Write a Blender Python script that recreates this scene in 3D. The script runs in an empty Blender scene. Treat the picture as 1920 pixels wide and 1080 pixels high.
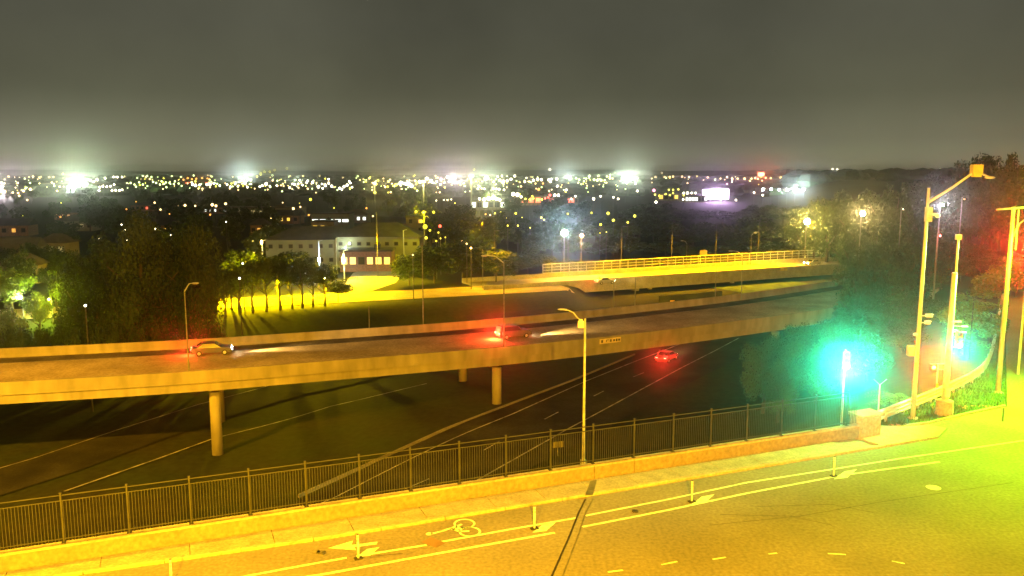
import bpy, bmesh, math, random
import numpy as np
from mathutils import Vector, Matrix
from bisect import bisect_right

C = bpy.context.scene.collection
SC = bpy.context.scene
rnd = random.Random(7)

# ------------------------------------------------------------------ camera
FPX, PITCH, CAMZ = 1555.0, math.radians(8.05), 16.0
cam = bpy.data.cameras.new('camera')
cam.sensor_width = 36.0
cam.lens = 36.0 * FPX / 1920.0
cam.clip_start = 0.3
cam.clip_end = 30000
co = bpy.data.objects.new('camera', cam)
co.location = (0, 0, CAMZ)
co.rotation_euler = (math.radians(90) - PITCH, 0, 0)
C.objects.link(co)
SC.camera = co

# ------------------------------------------------------------------ night sky (glow of the city on low cloud)
W = bpy.data.worlds.new('World')
SC.world = W
W.use_nodes = True
wn, wl = W.node_tree.nodes, W.node_tree.links
bg = wn['Background']
tc = wn.new('ShaderNodeTexCoord')
sx = wn.new('ShaderNodeSeparateXYZ')
wl.new(tc.outputs['Generated'], sx.inputs[0])
rp = wn.new('ShaderNodeValToRGB')
els = rp.color_ramp.elements
els[0].position = 0.0
els[0].color = (0.230, 0.225, 0.130, 1)
els[1].position = 1.0
els[1].color = (0.045, 0.046, 0.034, 1)
for pos, col in ((0.035, (0.142, 0.139, 0.086, 1)), (0.085, (0.090, 0.090, 0.056, 1)),
                 (0.16, (0.076, 0.076, 0.053, 1)), (0.35, (0.060, 0.061, 0.044, 1))):
    e = els.new(pos)
    e.color = col
wl.new(sx.outputs['Z'], rp.inputs[0])
nz = wn.new('ShaderNodeTexNoise')
nz.inputs['Scale'].default_value = 3.2
nz.inputs['Detail'].default_value = 5
mp = wn.new('ShaderNodeMapRange')
mp.inputs[1].default_value = 0.3
mp.inputs[2].default_value = 0.7
mp.inputs[3].default_value = 0.72
mp.inputs[4].default_value = 1.28
wl.new(tc.outputs['Generated'], nz.inputs['Vector'])
wl.new(nz.outputs['Fac'], mp.inputs[0])
mx = wn.new('ShaderNodeVectorMath')
mx.operation = 'SCALE'
wl.new(rp.outputs[0], mx.inputs[0])
wl.new(mp.outputs[0], mx.inputs['Scale'])
wl.new(mx.outputs[0], bg.inputs[0])
bg.inputs[1].default_value = 1.0

SC.view_settings.view_transform = 'Standard'
SC.view_settings.look = 'None'
SC.view_settings.exposure = 0
SC.view_settings.gamma = 1
SC.cycles.use_denoising = True
SC.cycles.denoising_input_passes = 'RGB_ALBEDO_NORMAL'
SC.cycles.denoising_prefilter = 'ACCURATE'
SC.cycles.use_adaptive_sampling = False
SC.cycles.max_bounces = 4
SC.cycles.diffuse_bounces = 2
SC.cycles.glossy_bounces = 2
SC.cycles.transmission_bounces = 3
SC.cycles.transparent_max_bounces = 6
SC.cycles.volume_bounces = 0
SC.cycles.sample_clamp_indirect = 4
SC.cycles.use_light_tree = True

# light levels, gathered here
SODIUM = (1.0, 0.46, 0.006)
LIME = (0.36, 1.0, 0.01)
P_MAST = 1150000
P_STREET_L = 290000
P_STREET_R = 112000
GLOW = 0.16
HAZE_DENSITY = 0.00019
HAZE_ANISO = 0.975

# ------------------------------------------------------------------ helpers
def smooth(t):
    t = max(0.0, min(1.0, t))
    return t * t * (3 - 2 * t)

def ray(px, py):
    u = (px - 960) / FPX
    v = (540 - py) / FPX
    return u, math.cos(PITCH) + v * math.sin(PITCH), v * math.cos(PITCH) - math.sin(PITCH)

def P(px, py, z):                     # where the sight line meets the level z
    u, y, w = ray(px, py)
    t = (z - CAMZ) / w
    return Vector((u * t, y * t, z))

def D(px, py, Y):                     # where the sight line meets the distance Y
    u, y, w = ray(px, py)
    t = Y / y
    return Vector((u * t, Y, CAMZ + w * t))

def chain(pts, x):                    # piecewise linear y(x)
    xs = [p[0] for p in pts]
    if x <= xs[0]: return pts[0][1]
    if x >= xs[-1]: return pts[-1][1]
    i = bisect_right(xs, x) - 1
    a, b = pts[i], pts[i + 1]
    return a[1] + (b[1] - a[1]) * (x - a[0]) / (b[0] - a[0])

# street axes: s along the kerb, n across it away from the camera
CS, SN = math.cos(math.radians(22.3)), math.sin(math.radians(22.3))
def S(s, n, z=0.0):
    return Vector((s * CS - n * SN, s * SN + n * CS, z))
def to_sn(x, y):
    return x * CS + y * SN, -x * SN + y * CS

UP = [tuple(S(38.6, -120)[:2]), tuple(S(38.6, 36.6)[:2]), (26.4, 54.6), (31.0, 58.9), (36.2, 64.2), (41.4, 71.6),
      (50.5, 87.2), (66, 108), (80, 132), (94, 156), (122, 230), (175, 400), (260, 700), (500, 1500)]
UPA = np.array(UP)
def up_dist(x, y):                    # >0 on the upland (right) side
    a, b = UPA[:-1], UPA[1:]
    ab = b - a
    p = np.array((x, y)) - a
    t = np.clip((p * ab).sum(1) / (ab * ab).sum(1), 0, 1)
    q = p - ab * t[:, None]
    d = np.hypot(q[:, 0], q[:, 1])
    i = int(d.argmin())
    cr = ab[i, 0] * p[i, 1] - ab[i, 1] * p[i, 0]
    return -d[i] if cr > 0 else d[i]

def h(x, y):                          # the lie of the land
    vb = -14.4 + 2.4 * smooth((x + 30) / 27)
    wl_ = smooth((24 - x) / 14)
    ye = (152 + (x + 55) * 0.33) * wl_ + 246 * (1 - wl_)
    low = vb + (-9.5 - vb) * smooth((y - (ye - 22)) / 20)
    low += (-12.5 + 9.5) * smooth((y - 330) / 250)
    d = up_dist(x, y)
    up = -0.06 + 5.5 * smooth((y - 105) / 150) * smooth(d / 25)
    if d >= 0:
        z = up
    else:
        z = up + (low - up) * smooth(-d / 24)
    if y > 700:
        z += 5 * (smooth((y - 2500) / 2500))
    return z

def G(px, py, dz=0.0):                # where the sight line meets the ground
    u, y, w = ray(px, py)
    t = 25.0
    while t < 6000:
        t += 0.4 if t < 300 else 3
        if CAMZ + w * t < h(u * t, y * t) + dz:
            break
    return Vector((u * t, y * t, h(u * t, y * t) + dz))

class MB:
    """collects shapes, links them as one mesh"""
    def __init__(s):
        s.v, s.f, s.m = [], [], []
    def add(s, vs, fs, mi=0):
        b = len(s.v)
        s.v += [tuple(v) for v in vs]
        s.f += [tuple(b + i for i in f) for f in fs]
        s.m += [mi] * len(fs)
        return s
    def box(s, c, d, rz=0.0, mi=0, M=None):
        c = Vector(c)
        R = Matrix.Rotation(rz, 3, 'Z') if M is None else M
        vs = [c + R @ Vector((sx_ * d[0] / 2, sy * d[1] / 2, sz * d[2] / 2)) for sz in (-1, 1) for sx_, sy in ((-1, -1), (1, -1), (1, 1), (-1, 1))]
        return s.add(vs, [(3, 2, 1, 0), (4, 5, 6, 7), (0, 1, 5, 4), (1, 2, 6, 5), (2, 3, 7, 6), (3, 0, 4, 7)], mi)
    def tube(s, a, b, r0, r1=None, n=8, mi=0, caps=True):
        a, b = Vector(a), Vector(b)
        r1 = r0 if r1 is None else r1
        d = (b - a).normalized()
        k = Vector((0, 0, 1)) if abs(d.z) < 0.9 else Vector((1, 0, 0))
        e1 = d.cross(k).normalized()
        e2 = d.cross(e1)
        vs = [q + (e1 * math.cos(2 * math.pi * i / n) + e2 * math.sin(2 * math.pi * i / n)) * r for q, r in ((a, r0), (b, r1)) for i in range(n)]
        fs = [(i, (i + 1) % n, n + (i + 1) % n, n + i) for i in range(n)]
        if caps:
            fs += [tuple(range(n - 1, -1, -1)), tuple(range(n, 2 * n))]
        return s.add(vs, fs, mi)
    def path(s, pts, r, n=6, mi=0):
        rs = r if isinstance(r, (list, tuple)) else [r] * len(pts)
        for i in range(len(pts) - 1):
            s.tube(pts[i], pts[i + 1], rs[i], rs[i + 1], n, mi)
        return s
    def ball(s, c, r, mi=0, sc=(1, 1, 1), nu=10, nv=6):
        c = Vector(c)
        vs, fs = [], []
        for j in range(1, nv):
            for i in range(nu):
                t, q = math.pi * j / nv, 2 * math.pi * i / nu
                vs.append(c + Vector((r * sc[0] * math.sin(t) * math.cos(q), r * sc[1] * math.sin(t) * math.sin(q), r * sc[2] * math.cos(t))))
        vs += [c + Vector((0, 0, r * sc[2])), c - Vector((0, 0, r * sc[2]))]
        for j in range(nv - 2):
            for i in range(nu):
                fs.append((j * nu + i, (j + 1) * nu + i, (j + 1) * nu + (i + 1) % nu, j * nu + (i + 1) % nu))
        T, B = len(vs) - 2, len(vs) - 1
        for i in range(nu):
            fs.append((T, i, (i + 1) % nu))
            fs.append((B, (nv - 2) * nu + (i + 1) % nu, (nv - 2) * nu + i))
        return s.add(vs, fs, mi)
    def sweep(s, path, prof, closed=True, mi=0, zf=None):
        """path: list of Vector (xy + z); prof: list of (across, up); across is to the left of travel"""
        n = len(prof)
        rows = []
        for i, p in enumerate(path):
            t = (path[min(i + 1, len(path) - 1)] - path[max(i - 1, 0)])
            t.z = 0
            t.normalize()
            l = Vector((-t.y, t.x, 0))
            row = []
            for a, u in prof:
                q = p + l * a + Vector((0, 0, u))
                if zf: q.z = zf(q.x, q.y) + u
                row.append(q)
            rows.append(row)
        vs = [q for r in rows for q in r]
        fs = []
        k = n if closed else n - 1
        for i in range(len(path) - 1):
            for j in range(k):
                a, b = i * n + j, i * n + (j + 1) % n
                fs.append((a, a + n, b + n, b) if closed else (a, b, b + n, a + n)[::-1])
        if closed:
            fs += [tuple(range(n)), tuple(range((len(path) - 1) * n + n - 1, (len(path) - 1) * n - 1, -1))]
        return s.add(vs, fs, mi)
    def build(s, name, mats, parent=None, smooth_=False, loc=None):
        me = bpy.data.meshes.new(name)
        vs = s.v
        if loc is not None:
            vs = [(v[0] - loc[0], v[1] - loc[1], v[2] - loc[2]) for v in vs]
        me.from_pydata(vs, [], s.f)
        if not isinstance(mats, (list, tuple)): mats = [mats]
        for m in mats: me.materials.append(m)
        if len(mats) > 1: me.polygons.foreach_set('material_index', s.m)
        if smooth_: me.polygons.foreach_set('use_smooth', [True] * len(s.f))
        me.update()
        bm = bmesh.new(); bm.from_mesh(me)
        bmesh.ops.recalc_face_normals(bm, faces=bm.faces[:])
        bm.to_mesh(me); bm.free()
        o = bpy.data.objects.new(name, me)
        if loc is not None: o.location = loc
        C.objects.link(o)
        if parent is not None: o.parent = parent
        return o

def tag(o, label=None, cat=None, group=None, kind=None):
    if label: o['label'] = label
    if cat: o['category'] = cat
    if group: o['group'] = group
    if kind: o['kind'] = kind
    return o

def thing(name, label, cat, loc=(0, 0, 0), rz=0.0, group=None):
    o = bpy.data.objects.new(name, None)
    o.empty_display_size = 0.3
    o.location = loc
    o.rotation_euler = (0, 0, rz)
    C.objects.link(o)
    return tag(o, label, cat, group)

ORD = ['first', 'second', 'third', 'fourth', 'fifth', 'sixth', 'seventh', 'eighth', 'ninth', 'tenth', 'eleventh', 'twelfth', 'thirteenth', 'fourteenth', 'fifteenth', 'sixteenth', 'seventeenth', 'eighteenth', 'nineteenth', 'twentieth', 'twenty first', 'twenty second', 'twenty third', 'twenty fourth', 'twenty fifth', 'twenty sixth']
def ordi(i):
    return ORD[i] if i < len(ORD) else 'later'

def copy_tree(o, parent=None):
    c = o.copy()
    C.objects.link(c)
    if parent is not None: c.parent = parent
    for ch in list(o.children):
        copy_tree(ch, c)
    return c

def lamp(kind, loc, color, power, parent=None, size=0.25, aim=None, cone=60, blend=0.5):
    l = bpy.data.lights.new('lamp_light', kind)
    l.color = color
    l.energy = power
    l.shadow_soft_size = size
    o = bpy.data.objects.new('lamp_light', l)
    o.location = loc
    if kind == 'SPOT':
        l.spot_size = math.radians(cone)
        l.spot_blend = blend
        o.rotation_euler = Vector(aim).to_track_quat('-Z', 'Y').to_euler()
    C.objects.link(o)
    if parent is not None: o.parent = parent
    return o

# ------------------------------------------------------------------ materials
def mat(name, col, rough=0.8, var=0.25, scale=1.0, col2=None, bump=0.0, metal=0.0, detail=4, spec=0.5, fine=None, streak=False):
    m = bpy.data.materials.new(name)
    m.use_nodes = True
    n, l = m.node_tree.nodes, m.node_tree.links
    b = n['Principled BSDF']
    b.inputs['Roughness'].default_value = rough
    b.inputs['Metallic'].default_value = metal
    b.inputs['Specular IOR Level'].default_value = spec
    t = n.new('ShaderNodeTexCoord')
    z = n.new('ShaderNodeTexNoise')
    z.inputs['Scale'].default_value = scale
    z.inputs['Detail'].default_value = detail
    l.new(t.outputs['Object'], z.inputs['Vector'])
    r = n.new('ShaderNodeValToRGB')
    c2 = col2 or tuple(c * (1 - var) for c in col)
    c1 = col if col2 else tuple(min(1, c * (1 + var)) for c in col)
    r.color_ramp.elements[0].position = 0.36
    r.color_ramp.elements[1].position = 0.64
    r.color_ramp.elements[0].color = (*c2, 1)
    r.color_ramp.elements[1].color = (*c1, 1)
    l.new(z.outputs['Fac'], r.inputs[0])
    out = r.outputs[0]
    if fine:
        z2 = n.new('ShaderNodeTexNoise')
        z2.inputs['Scale'].default_value = fine
        z2.inputs['Detail'].default_value = 3
        if streak:
            mpp = n.new('ShaderNodeMapping')
            mpp.inputs['Scale'].default_value = (1, 1, .3)
            l.new(t.outputs['Object'], mpp.inputs[0])
            l.new(mpp.outputs[0], z2.inputs['Vector'])
        else:
            l.new(t.outputs['Object'], z2.inputs['Vector'])
        mr = n.new('ShaderNodeMapRange')
        mr.inputs[1].default_value = 0.3
        mr.inputs[2].default_value = 0.7
        mr.inputs[3].default_value = 0.78
        mr.inputs[4].default_value = 1.22
        l.new(z2.outputs['Fac'], mr.inputs[0])
        vm = n.new('ShaderNodeVectorMath')
        vm.operation = 'SCALE'
        l.new(out, vm.inputs[0])
        l.new(mr.outputs[0], vm.inputs['Scale'])
        out = vm.outputs[0]
    l.new(out, b.inputs['Base Color'])
    if bump:
        bp = n.new('ShaderNodeBump')
        bp.inputs['Strength'].default_value = bump
        bp.inputs['Distance'].default_value = 0.05
        l.new(z.outputs['Fac'], bp.inputs['Height'])
        l.new(bp.outputs[0], b.inputs['Normal'])
    return m

def emit(name, col, strength, sample=False):
    m = bpy.data.materials.new(name)
    m.use_nodes = True
    b = m.node_tree.nodes['Principled BSDF']
    b.inputs['Base Color'].default_value = (0.5, 0.5, 0.5, 1)
    b.inputs['Emission Color'].default_value = (*col, 1)
    b.inputs['Emission Strength'].default_value = strength
    m.cycles.emission_sampling = 'AUTO' if sample else 'NONE'
    return m

M_asphalt = mat('asphalt', (0.185, 0.170, 0.145), 0.85, scale=0.22, var=0.13, fine=6, detail=6, spec=0.3)
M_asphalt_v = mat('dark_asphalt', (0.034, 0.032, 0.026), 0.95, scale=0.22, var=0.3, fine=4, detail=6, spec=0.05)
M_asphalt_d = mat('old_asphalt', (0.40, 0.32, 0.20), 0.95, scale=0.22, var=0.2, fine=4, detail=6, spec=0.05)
M_shoulder = mat('shoulder_asphalt', (0.12, 0.10, 0.07), 0.95, scale=0.3, var=0.3, fine=4, spec=0.05)
M_conc = mat('concrete', (0.30, 0.27, 0.23), 0.85, scale=0.7, var=0.14, fine=6, bump=0.2)
M_conc_d = mat('weathered_concrete', (0.25, 0.225, 0.18), 0.9, scale=0.16, var=0.14, fine=.8, streak=True, detail=7, bump=0.2)
M_wallc = mat('parapet_concrete', (0.20, 0.165, 0.12), 0.9, scale=0.5, var=0.07, fine=5, detail=7, bump=0.2)
M_walk = mat('sidewalk_concrete', (0.27, 0.25, 0.21), 0.85, scale=1.3, var=0.12, fine=10)
M_paint = mat('road_paint', (0.56, 0.72, 0.52), 0.6, scale=3.0, var=0.25, fine=14, detail=6)
M_paint_w = mat('worn_paint', (0.26, 0.25, 0.22), 0.8, scale=0.8, var=0.5, fine=5, detail=6)
M_green = mat('green_paint', (0.20, 0.50, 0.14), 0.7, scale=2.5, var=0.3, fine=8)
M_tar = mat('tar', (0.02, 0.018, 0.016), 0.6)
M_plate = mat('joint_plate', (0.13, 0.13, 0.11), 0.6, metal=0.4, scale=3)
M_fence = mat('painted_fence', (0.032, 0.034, 0.028), 0.5, scale=2)
M_galv = mat('galvanised', (0.50, 0.51, 0.50), 0.45, metal=0.35, scale=2, var=0.15)
M_post = mat('dull_steel', (0.16, 0.16, 0.15), 0.6, scale=2)
M_post2 = mat('grey_steel', (0.28, 0.29, 0.27), 0.6, scale=2)
M_pole = mat('pole_paint', (0.50, 0.53, 0.56), 0.5, metal=0.1, scale=1.2, var=0.12)
M_dark = mat('dark_metal', (0.05, 0.05, 0.05), 0.5)
M_yell = mat('signal_yellow', (0.45, 0.36, 0.03), 0.5)
M_whitep = mat('white_plastic', (0.78, 0.78, 0.76), 0.4, var=0.05)
M_black = mat('black_rubber', (0.02, 0.02, 0.02), 0.8)
M_grass = mat('ground_grass', (0.026, 0.034, 0.012), 0.95, scale=0.10, col2=(0.032, 0.030, 0.014), detail=9, bump=0.4, fine=1.3, spec=0.1)
M_lawn = mat('lawn', (0.07, 0.12, 0.02), 0.95, scale=0.6, var=0.35, detail=8, bump=0.4, spec=0.1, fine=5)
M_blade = mat('grass_blades', (0.07, 0.11, 0.02), 0.8, scale=1.5, var=0.4, spec=0.2)
M_leaf = [mat('leaf_dark', (0.032, 0.052, 0.016), 0.7, scale=0.35, var=0.5, spec=0.2, detail=6),
          mat('leaf_mid', (0.045, 0.066, 0.020), 0.7, scale=0.4, var=0.5, spec=0.2, detail=6),
          mat('leaf_light', (0.10, 0.15, 0.035), 0.7, scale=0.5, var=0.4, spec=0.2, detail=6)]
M_bark = mat('bark', (0.06, 0.048, 0.035), 0.95, scale=3, var=0.3, bump=0.4)
M_wallw = mat('pale_render', (0.18, 0.19, 0.12), 0.9, scale=0.4, var=0.1)
M_wallt = mat('tan_wall', (0.20, 0.17, 0.11), 0.9, scale=0.4, var=0.15)
M_brick = mat('brown_brick', (0.22, 0.12, 0.07), 0.9, scale=2, var=0.2)
M_roof = mat('dark_roof', (0.045, 0.042, 0.04), 0.9, scale=0.5, var=0.25)
M_roofl = mat('tan_roof', (0.10, 0.08, 0.045), 0.9, scale=0.5, var=0.2)
M_glass = mat('dark_glass', (0.02, 0.022, 0.025), 0.15, var=0.1, spec=0.6)
M_hill = mat('far_hill', (0.035, 0.04, 0.022), 1.0, scale=0.004, var=0.3, spec=0.05)
M_carpaint = [mat('car_paint_silver', (0.34, 0.34, 0.34), 0.35, metal=0.5, var=0.05),
              mat('car_paint_black', (0.09, 0.09, 0.095), 0.3, var=0.05, spec=0.6),
              mat('car_paint_red', (0.18, 0.03, 0.02), 0.35, var=0.05, spec=0.6)]

E_white = emit('lamp_white', (1.0, 0.90, 0.62), 9)
E_cool = emit('lamp_cool', (0.80, 0.92, 1.0), 40)
E_warm = emit('lamp_warm', (1.0, 0.68, 0.26), 5)
E_amber = emit('lamp_amber', (1.0, 0.36, 0.05), 4)
E_yellow = emit('lamp_yellow', (1.0, 0.88, 0.06), 4)
E_red = emit('lamp_red', (1.0, 0.05, 0.03), 8)
E_redsoft = emit('tail_light', (1.0, 0.04, 0.03), 16)
E_pink = emit('lamp_pink', (1.0, 0.25, 0.50), 5)
E_greenish = emit('lamp_green_white', (0.75, 1.0, 0.35), 5)
E_teal = emit('lamp_teal', (0.10, 1.0, 0.72), 10)
E_head = emit('head_light', (1.0, 0.92, 0.78), 140)
E_signal = emit('signal_green_lens', (0.25, 1.0, 0.75), 160)
E_walk = emit('signal_orange_lens', (1.0, 0.25, 0.02), 40)
E_sigred = emit('signal_red_lens', (1.0, 0.06, 0.02), 90)
E_off = mat('dark_lens', (0.06, 0.03, 0.02), 0.3)
E_winY = emit('lit_window_yellow', (1.0, 0.62, 0.06), 1.5)
E_winO = emit('lit_window_orange', (1.0, 0.42, 0.05), 1.1)
E_winW = emit('lit_window_white', (0.95, 1.0, 0.90), 2.4)
E_winDim = emit('lit_window_dim', (0.9, 0.72, 0.25), 0.45)
E_billW = emit('billboard_screen', (0.98, 0.94, 1.0), 3.2)
E_billM = emit('billboard_band', (1.0, 0.05, 0.42), 1.2)
E_signR = emit('red_sign_face', (1.0, 0.10, 0.05), 3.0)
E_lampO = emit('street_lamp_lens', (1.0, 0.72, 0.25), 60)

# ================================================================== THE LAND
def axis(segs):
    out = []
    for a, b, st in segs:
        k = max(1, int(round((b - a) / st)))
        out += [a + (b - a) * i / k for i in range(k)]
    out.append(segs[-1][1])
    return out
xs = axis([(-4800, -800, 400), (-800, -240, 40), (-240, -100, 10), (-100, 150, 2.5), (150, 260, 10), (260, 900, 40), (900, 4800, 400)])
ys = axis([(-140, 10, 15), (10, 260, 2.5), (260, 420, 10), (420, 1000, 40), (1000, 8000, 350)])
gv = [(x, y, h(x, y)) for y in ys for x in xs]
nx = len(xs)
gf = [(j * nx + i, j * nx + i + 1, (j + 1) * nx + i + 1, (j + 1) * nx + i) for j in range(len(ys) - 1) for i in range(nx - 1)]
mb = MB(); mb.add(gv, gf)
ground = mb.build('ground', M_grass, smooth_=True)
tag(ground, kind='structure')

# far hills along the horizon
mb = MB()
for k, (y0, zt, ph) in enumerate(((5200, 24, 0.3), (7400, 46, 2.1))):
    n = 140
    vs = []
    for i in range(n):
        x = -4700 + 9400 * i / (n - 1)
        z = zt * (0.55 + 0.25 * math.sin(x / 700 + ph) + 0.15 * math.sin(x / 260 + 2 * ph) + 0.05 * math.sin(x / 60))
        vs += [(x, y0, -14), (x, y0 + 160, z), (x, y0 + 500, -14)]
    fs = []
    for i in range(n - 1):
        for j in range(2):
            a = i * 3 + j
            fs.append((a, a + 3, a + 4, a + 1))
    mb.add(vs, fs)
tag(mb.build('hills', M_hill, smooth_=True), kind='structure')

def ribbon(pts, wl, wr, dz, step=2.0, zf=h, prof_n=5, z=None):
    """flat strip following the ground; wl to the left of travel, wr to the right"""
    path = []
    for a, b in zip(pts[:-1], pts[1:]):
        a, b = Vector((a[0], a[1], 0)), Vector((b[0], b[1], 0))
        k = max(1, int((b - a).length / step))
        path += [a.lerp(b, i / k) for i in range(k)]
    path.append(Vector((pts[-1][0], pts[-1][1], 0)))
    prof = [(wl + (-wr - wl) * i / (prof_n - 1), dz) for i in range(prof_n)]
    mb = MB()
    mb.sweep(path, prof, closed=False, zf=zf if z is None else (lambda x, y: z))
    return mb

# lower freeway and the roads in the valley
lf = [G(500, 990), G(627, 937), G(960, 780), G(1100, 717), G(1190, 680), G(1250, 657)]
le = lf[-1]; ld = (lf[-1] - lf[-3]).normalized()
lf = [lf[0] - (lf[1] - lf[0]).normalized() * 60] + lf + [le + ld * 20, le + ld * 45]
rf = [G(937, 882), G(1060, 810), G(1117, 780), G(1277, 693), G(1340, 660)]
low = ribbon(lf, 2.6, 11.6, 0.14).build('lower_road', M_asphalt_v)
tag(low, kind='structure')
ribbon(lf, 0.10, 0.10, 0.17, prof_n=2).build('edge_line', M_paint_w, low)
rfe = (rf[-1] - rf[-3]).normalized()
ribbon([rf[0] - (rf[1] - rf[0]).normalized() * 25] + rf + [rf[-1] + rfe * 12], 0.10, 0.10, 0.18, prof_n=2).build('edge_line', M_paint_w, low)
for a, b in (((760, 923), (805, 903)), ((907, 848), (937, 832)), ((1021, 790), (1047, 777)), ((1113, 747), (1132, 737)), ((1187, 710), (1207, 702))):
    ribbon([G(*a), G(*b)], 0.08, 0.08, 0.19, prof_n=2).build('lane_dash', M_paint_w, low)
# low kerb wall along the left of it
b1 = [G(560, 935), G(630, 902), G(833, 810), G(913, 778), G(1073, 717), G(1190, 668)]
mb = MB(); mb.sweep([Vector(p) for p in b1], [(-.12, 0), (.12, 0), (.08, .34), (-.08, .34)], zf=h)
tag(mb.build('concrete_barrier', M_asphalt), 'low weathered concrete barrier running beside the dark lower freeway', 'barrier')
# second valley road on the far left, with its edge lines
q1 = [G(-160, 930), G(65, 862), G(215, 812), G(370, 762), G(520, 722), G(700, 690)]
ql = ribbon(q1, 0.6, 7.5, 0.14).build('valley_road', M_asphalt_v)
tag(ql, kind='structure')
ribbon(q1, .10, .10, .17, prof_n=2).build('edge_line', M_paint_w, ql)
q2 = [G(120, 925), G(300, 862), G(400, 826), G(620, 765), G(800, 722)]
ribbon(q2, .12, .12, .17, prof_n=2).build('edge_line', M_paint_w, ql)

# frontage street and plaza beyond the elevated road (level -9.5)
fs_pts = [(-150, 121), (-95, 142), (-58, 156), (-24, 167.5), (12, 181)]
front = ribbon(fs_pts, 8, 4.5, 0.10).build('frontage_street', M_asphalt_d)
tag(front, kind='structure')
ribbon(fs_pts, .1, .1, .13, prof_n=2).build('centre_line', M_paint_w, front)
mb = MB()
pl_px = [(662, 512), (690, 502), (735, 498), (757, 510), (742, 530), (700, 545), (655, 552), (648, 530)]
pc = [G(*p, 0.13) for p in pl_px]
mb.add(pc, [tuple(range(len(pc)))])
tag(mb.build('plaza', mat('plaza_concrete', (0.24, 0.22, 0.18), 0.9, scale=0.2, var=0.15, fine=3)), kind='structure')

# ================================================================== NEAR STREET (a bridge over the valley)
kerb_n = [(-60, 35.6), (-4.5, 35.42), (-0.8, 35.2), (6.2, 34.9), (41, 34.88)]
def kn(s): return chain(kerb_n, s)
street = MB()
svals = [-70 + 5 * i for i in range(23)]
vs = []
for s_ in svals:
    vs += [S(s_, -22, 0), S(s_, kn(s_) + .3, 0)]
n = len(svals)
fs = [(2 * i, 2 * i + 2, 2 * i + 3, 2 * i + 1) for i in range(n - 1)]
street.add(vs, fs)
street = street.build('street', M_asphalt)
tag(street, kind='structure')
mb = MB()
# body of the bridge under street, kerb and wall
mb.sweep([S(-70, 0), S(38.5, 0)], [(-22, -0.012), (-22, -1.3), (36.95, -1.3), (36.95, -0.012)], closed=True)
for s_ in (-40, -14, 12):
    mb.box(S(s_, 8, -8), (1.6, 50, 13.2), math.radians(22.3))
tag(mb.build('bridge_structure', M_conc_d), 'concrete road bridge carrying the near street over the valley', 'bridge')
# the pavement of the junction on the right and the street leading away
mb = MB()
jz = 0.004
edge = [P(1690, 800, jz), P(1740, 795, jz), P(1810, 778, jz), P(1888, 762, jz)]
poly = [S(39.9, 34.0, jz), S(38.2, 34.9, jz)] + edge + [P(1886, 640, jz), P(1889, 560, jz), P(1892, 500, jz), P(1893, 470, jz), P(1980, 470, jz), P(2060, 560, jz), P(2200, 700, jz), S(75, 18, jz), S(39.9, 18, jz)]
mb.add([Vector((p.x, p.y, jz)) for p in poly], [tuple(range(len(poly)))])
tag(mb.build('cross_street', M_asphalt), kind='structure')

# sidewalk slabs, kerb
WALK_N = 36.55
side = bpy.data.objects.new('sidewalk', None); C.objects.link(side); tag(side, kind='structure')
s_ = -34.0
while s_ < 37.0:
    L = 2.6 if s_ > 12 else 3.4
    s1 = min(s_ + L - 0.03, 37.6)
    if s_ < 12.9 < s1 or s_ < 13.6 < s1: pass
    a, b = kn(s_) + 0.17, kn(s1) + 0.17
    mb = MB()
    zt = 0.15 + rnd.uniform(-.004, .004)
    lo = [S(s_, a, -.01), S(s1, b, -.01), S(s1, WALK_N, -.01), S(s_, WALK_N, -.01)]
    hi = [Vector((v.x, v.y, zt)) for v in lo]
    mb.add(lo + hi, [(0, 3, 2, 1), (4, 5, 6, 7), (0, 1, 5, 4), (1, 2, 6, 5), (2, 3, 7, 6), (3, 0, 4, 7)])
    mb.build('slab', M_walk, side)
    s_ += L
s_ = -34.0
while s_ < 40.0:
    s1 = min(s_ + 2.97, 40.5)
    mb = MB()
    mb.sweep([S(s_, kn(s_) + .01), S(s1, kn(s1) + .01)], [(0, -.02), (0, .11), (.03, .14), (.155, .145), (.155, -.02)])
    mb.build('kerbstone', M_conc, side)
    s_ += 3.0
# junction corner pad by the pier
mb = MB()
cp = [S(37.62, kn(37.6) + .17, 0), P(1660, 838, 0), P(1760, 822, 0), P(1775, 806, 0), P(1740, 800, 0), P(1690, 803, 0), P(1640, 800, 0), S(39.3, 37.9, 0), S(37.62, 37.9, 0)]
m_ = len(cp)
mb.add([Vector((p.x, p.y, -.01)) for p in cp] + [Vector((p.x, p.y, .125)) for p in cp],
       [tuple(range(m_ - 1, -1, -1)), tuple(range(m_, 2 * m_))] + [(i, (i + 1) % m_, m_ + (i + 1) % m_, m_ + i) for i in range(m_)])
mb.build('corner_pad', M_walk, side)

# parapet wall in cast lengths
wallT = thing('parapet_wall', 'long low concrete wall between the sidewalk and the fence', 'wall')
joints = [-34, -20.6, 19, 21, 37.55]
jj = [P(1115, 898, .15), P(1190, 886, .15)]
joints[2], joints[3] = to_sn(jj[0].x, jj[0].y)[0], to_sn(jj[1].x, jj[1].y)[0]
for k in range(len(joints) - 1):
    a, b = joints[k] + .02, joints[k + 1] - .02
    mb = MB()
    mb.sweep([S(a, WALK_N), S(b, WALK_N)], [(.04, -.01), (.04, .80), (.36, .80), (.36, -.6), (.20, -.6)])
    mb.build('wall_length', M_wallc, wallT)
    mb = MB()
    mb.sweep([S(a, WALK_N), S(b, WALK_N)], [(.0, .803), (.0, .875), (.025, .90), (.375, .90), (.40, .875), (.40, .803)])
    mb.build('coping', M_conc, wallT)

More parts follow.
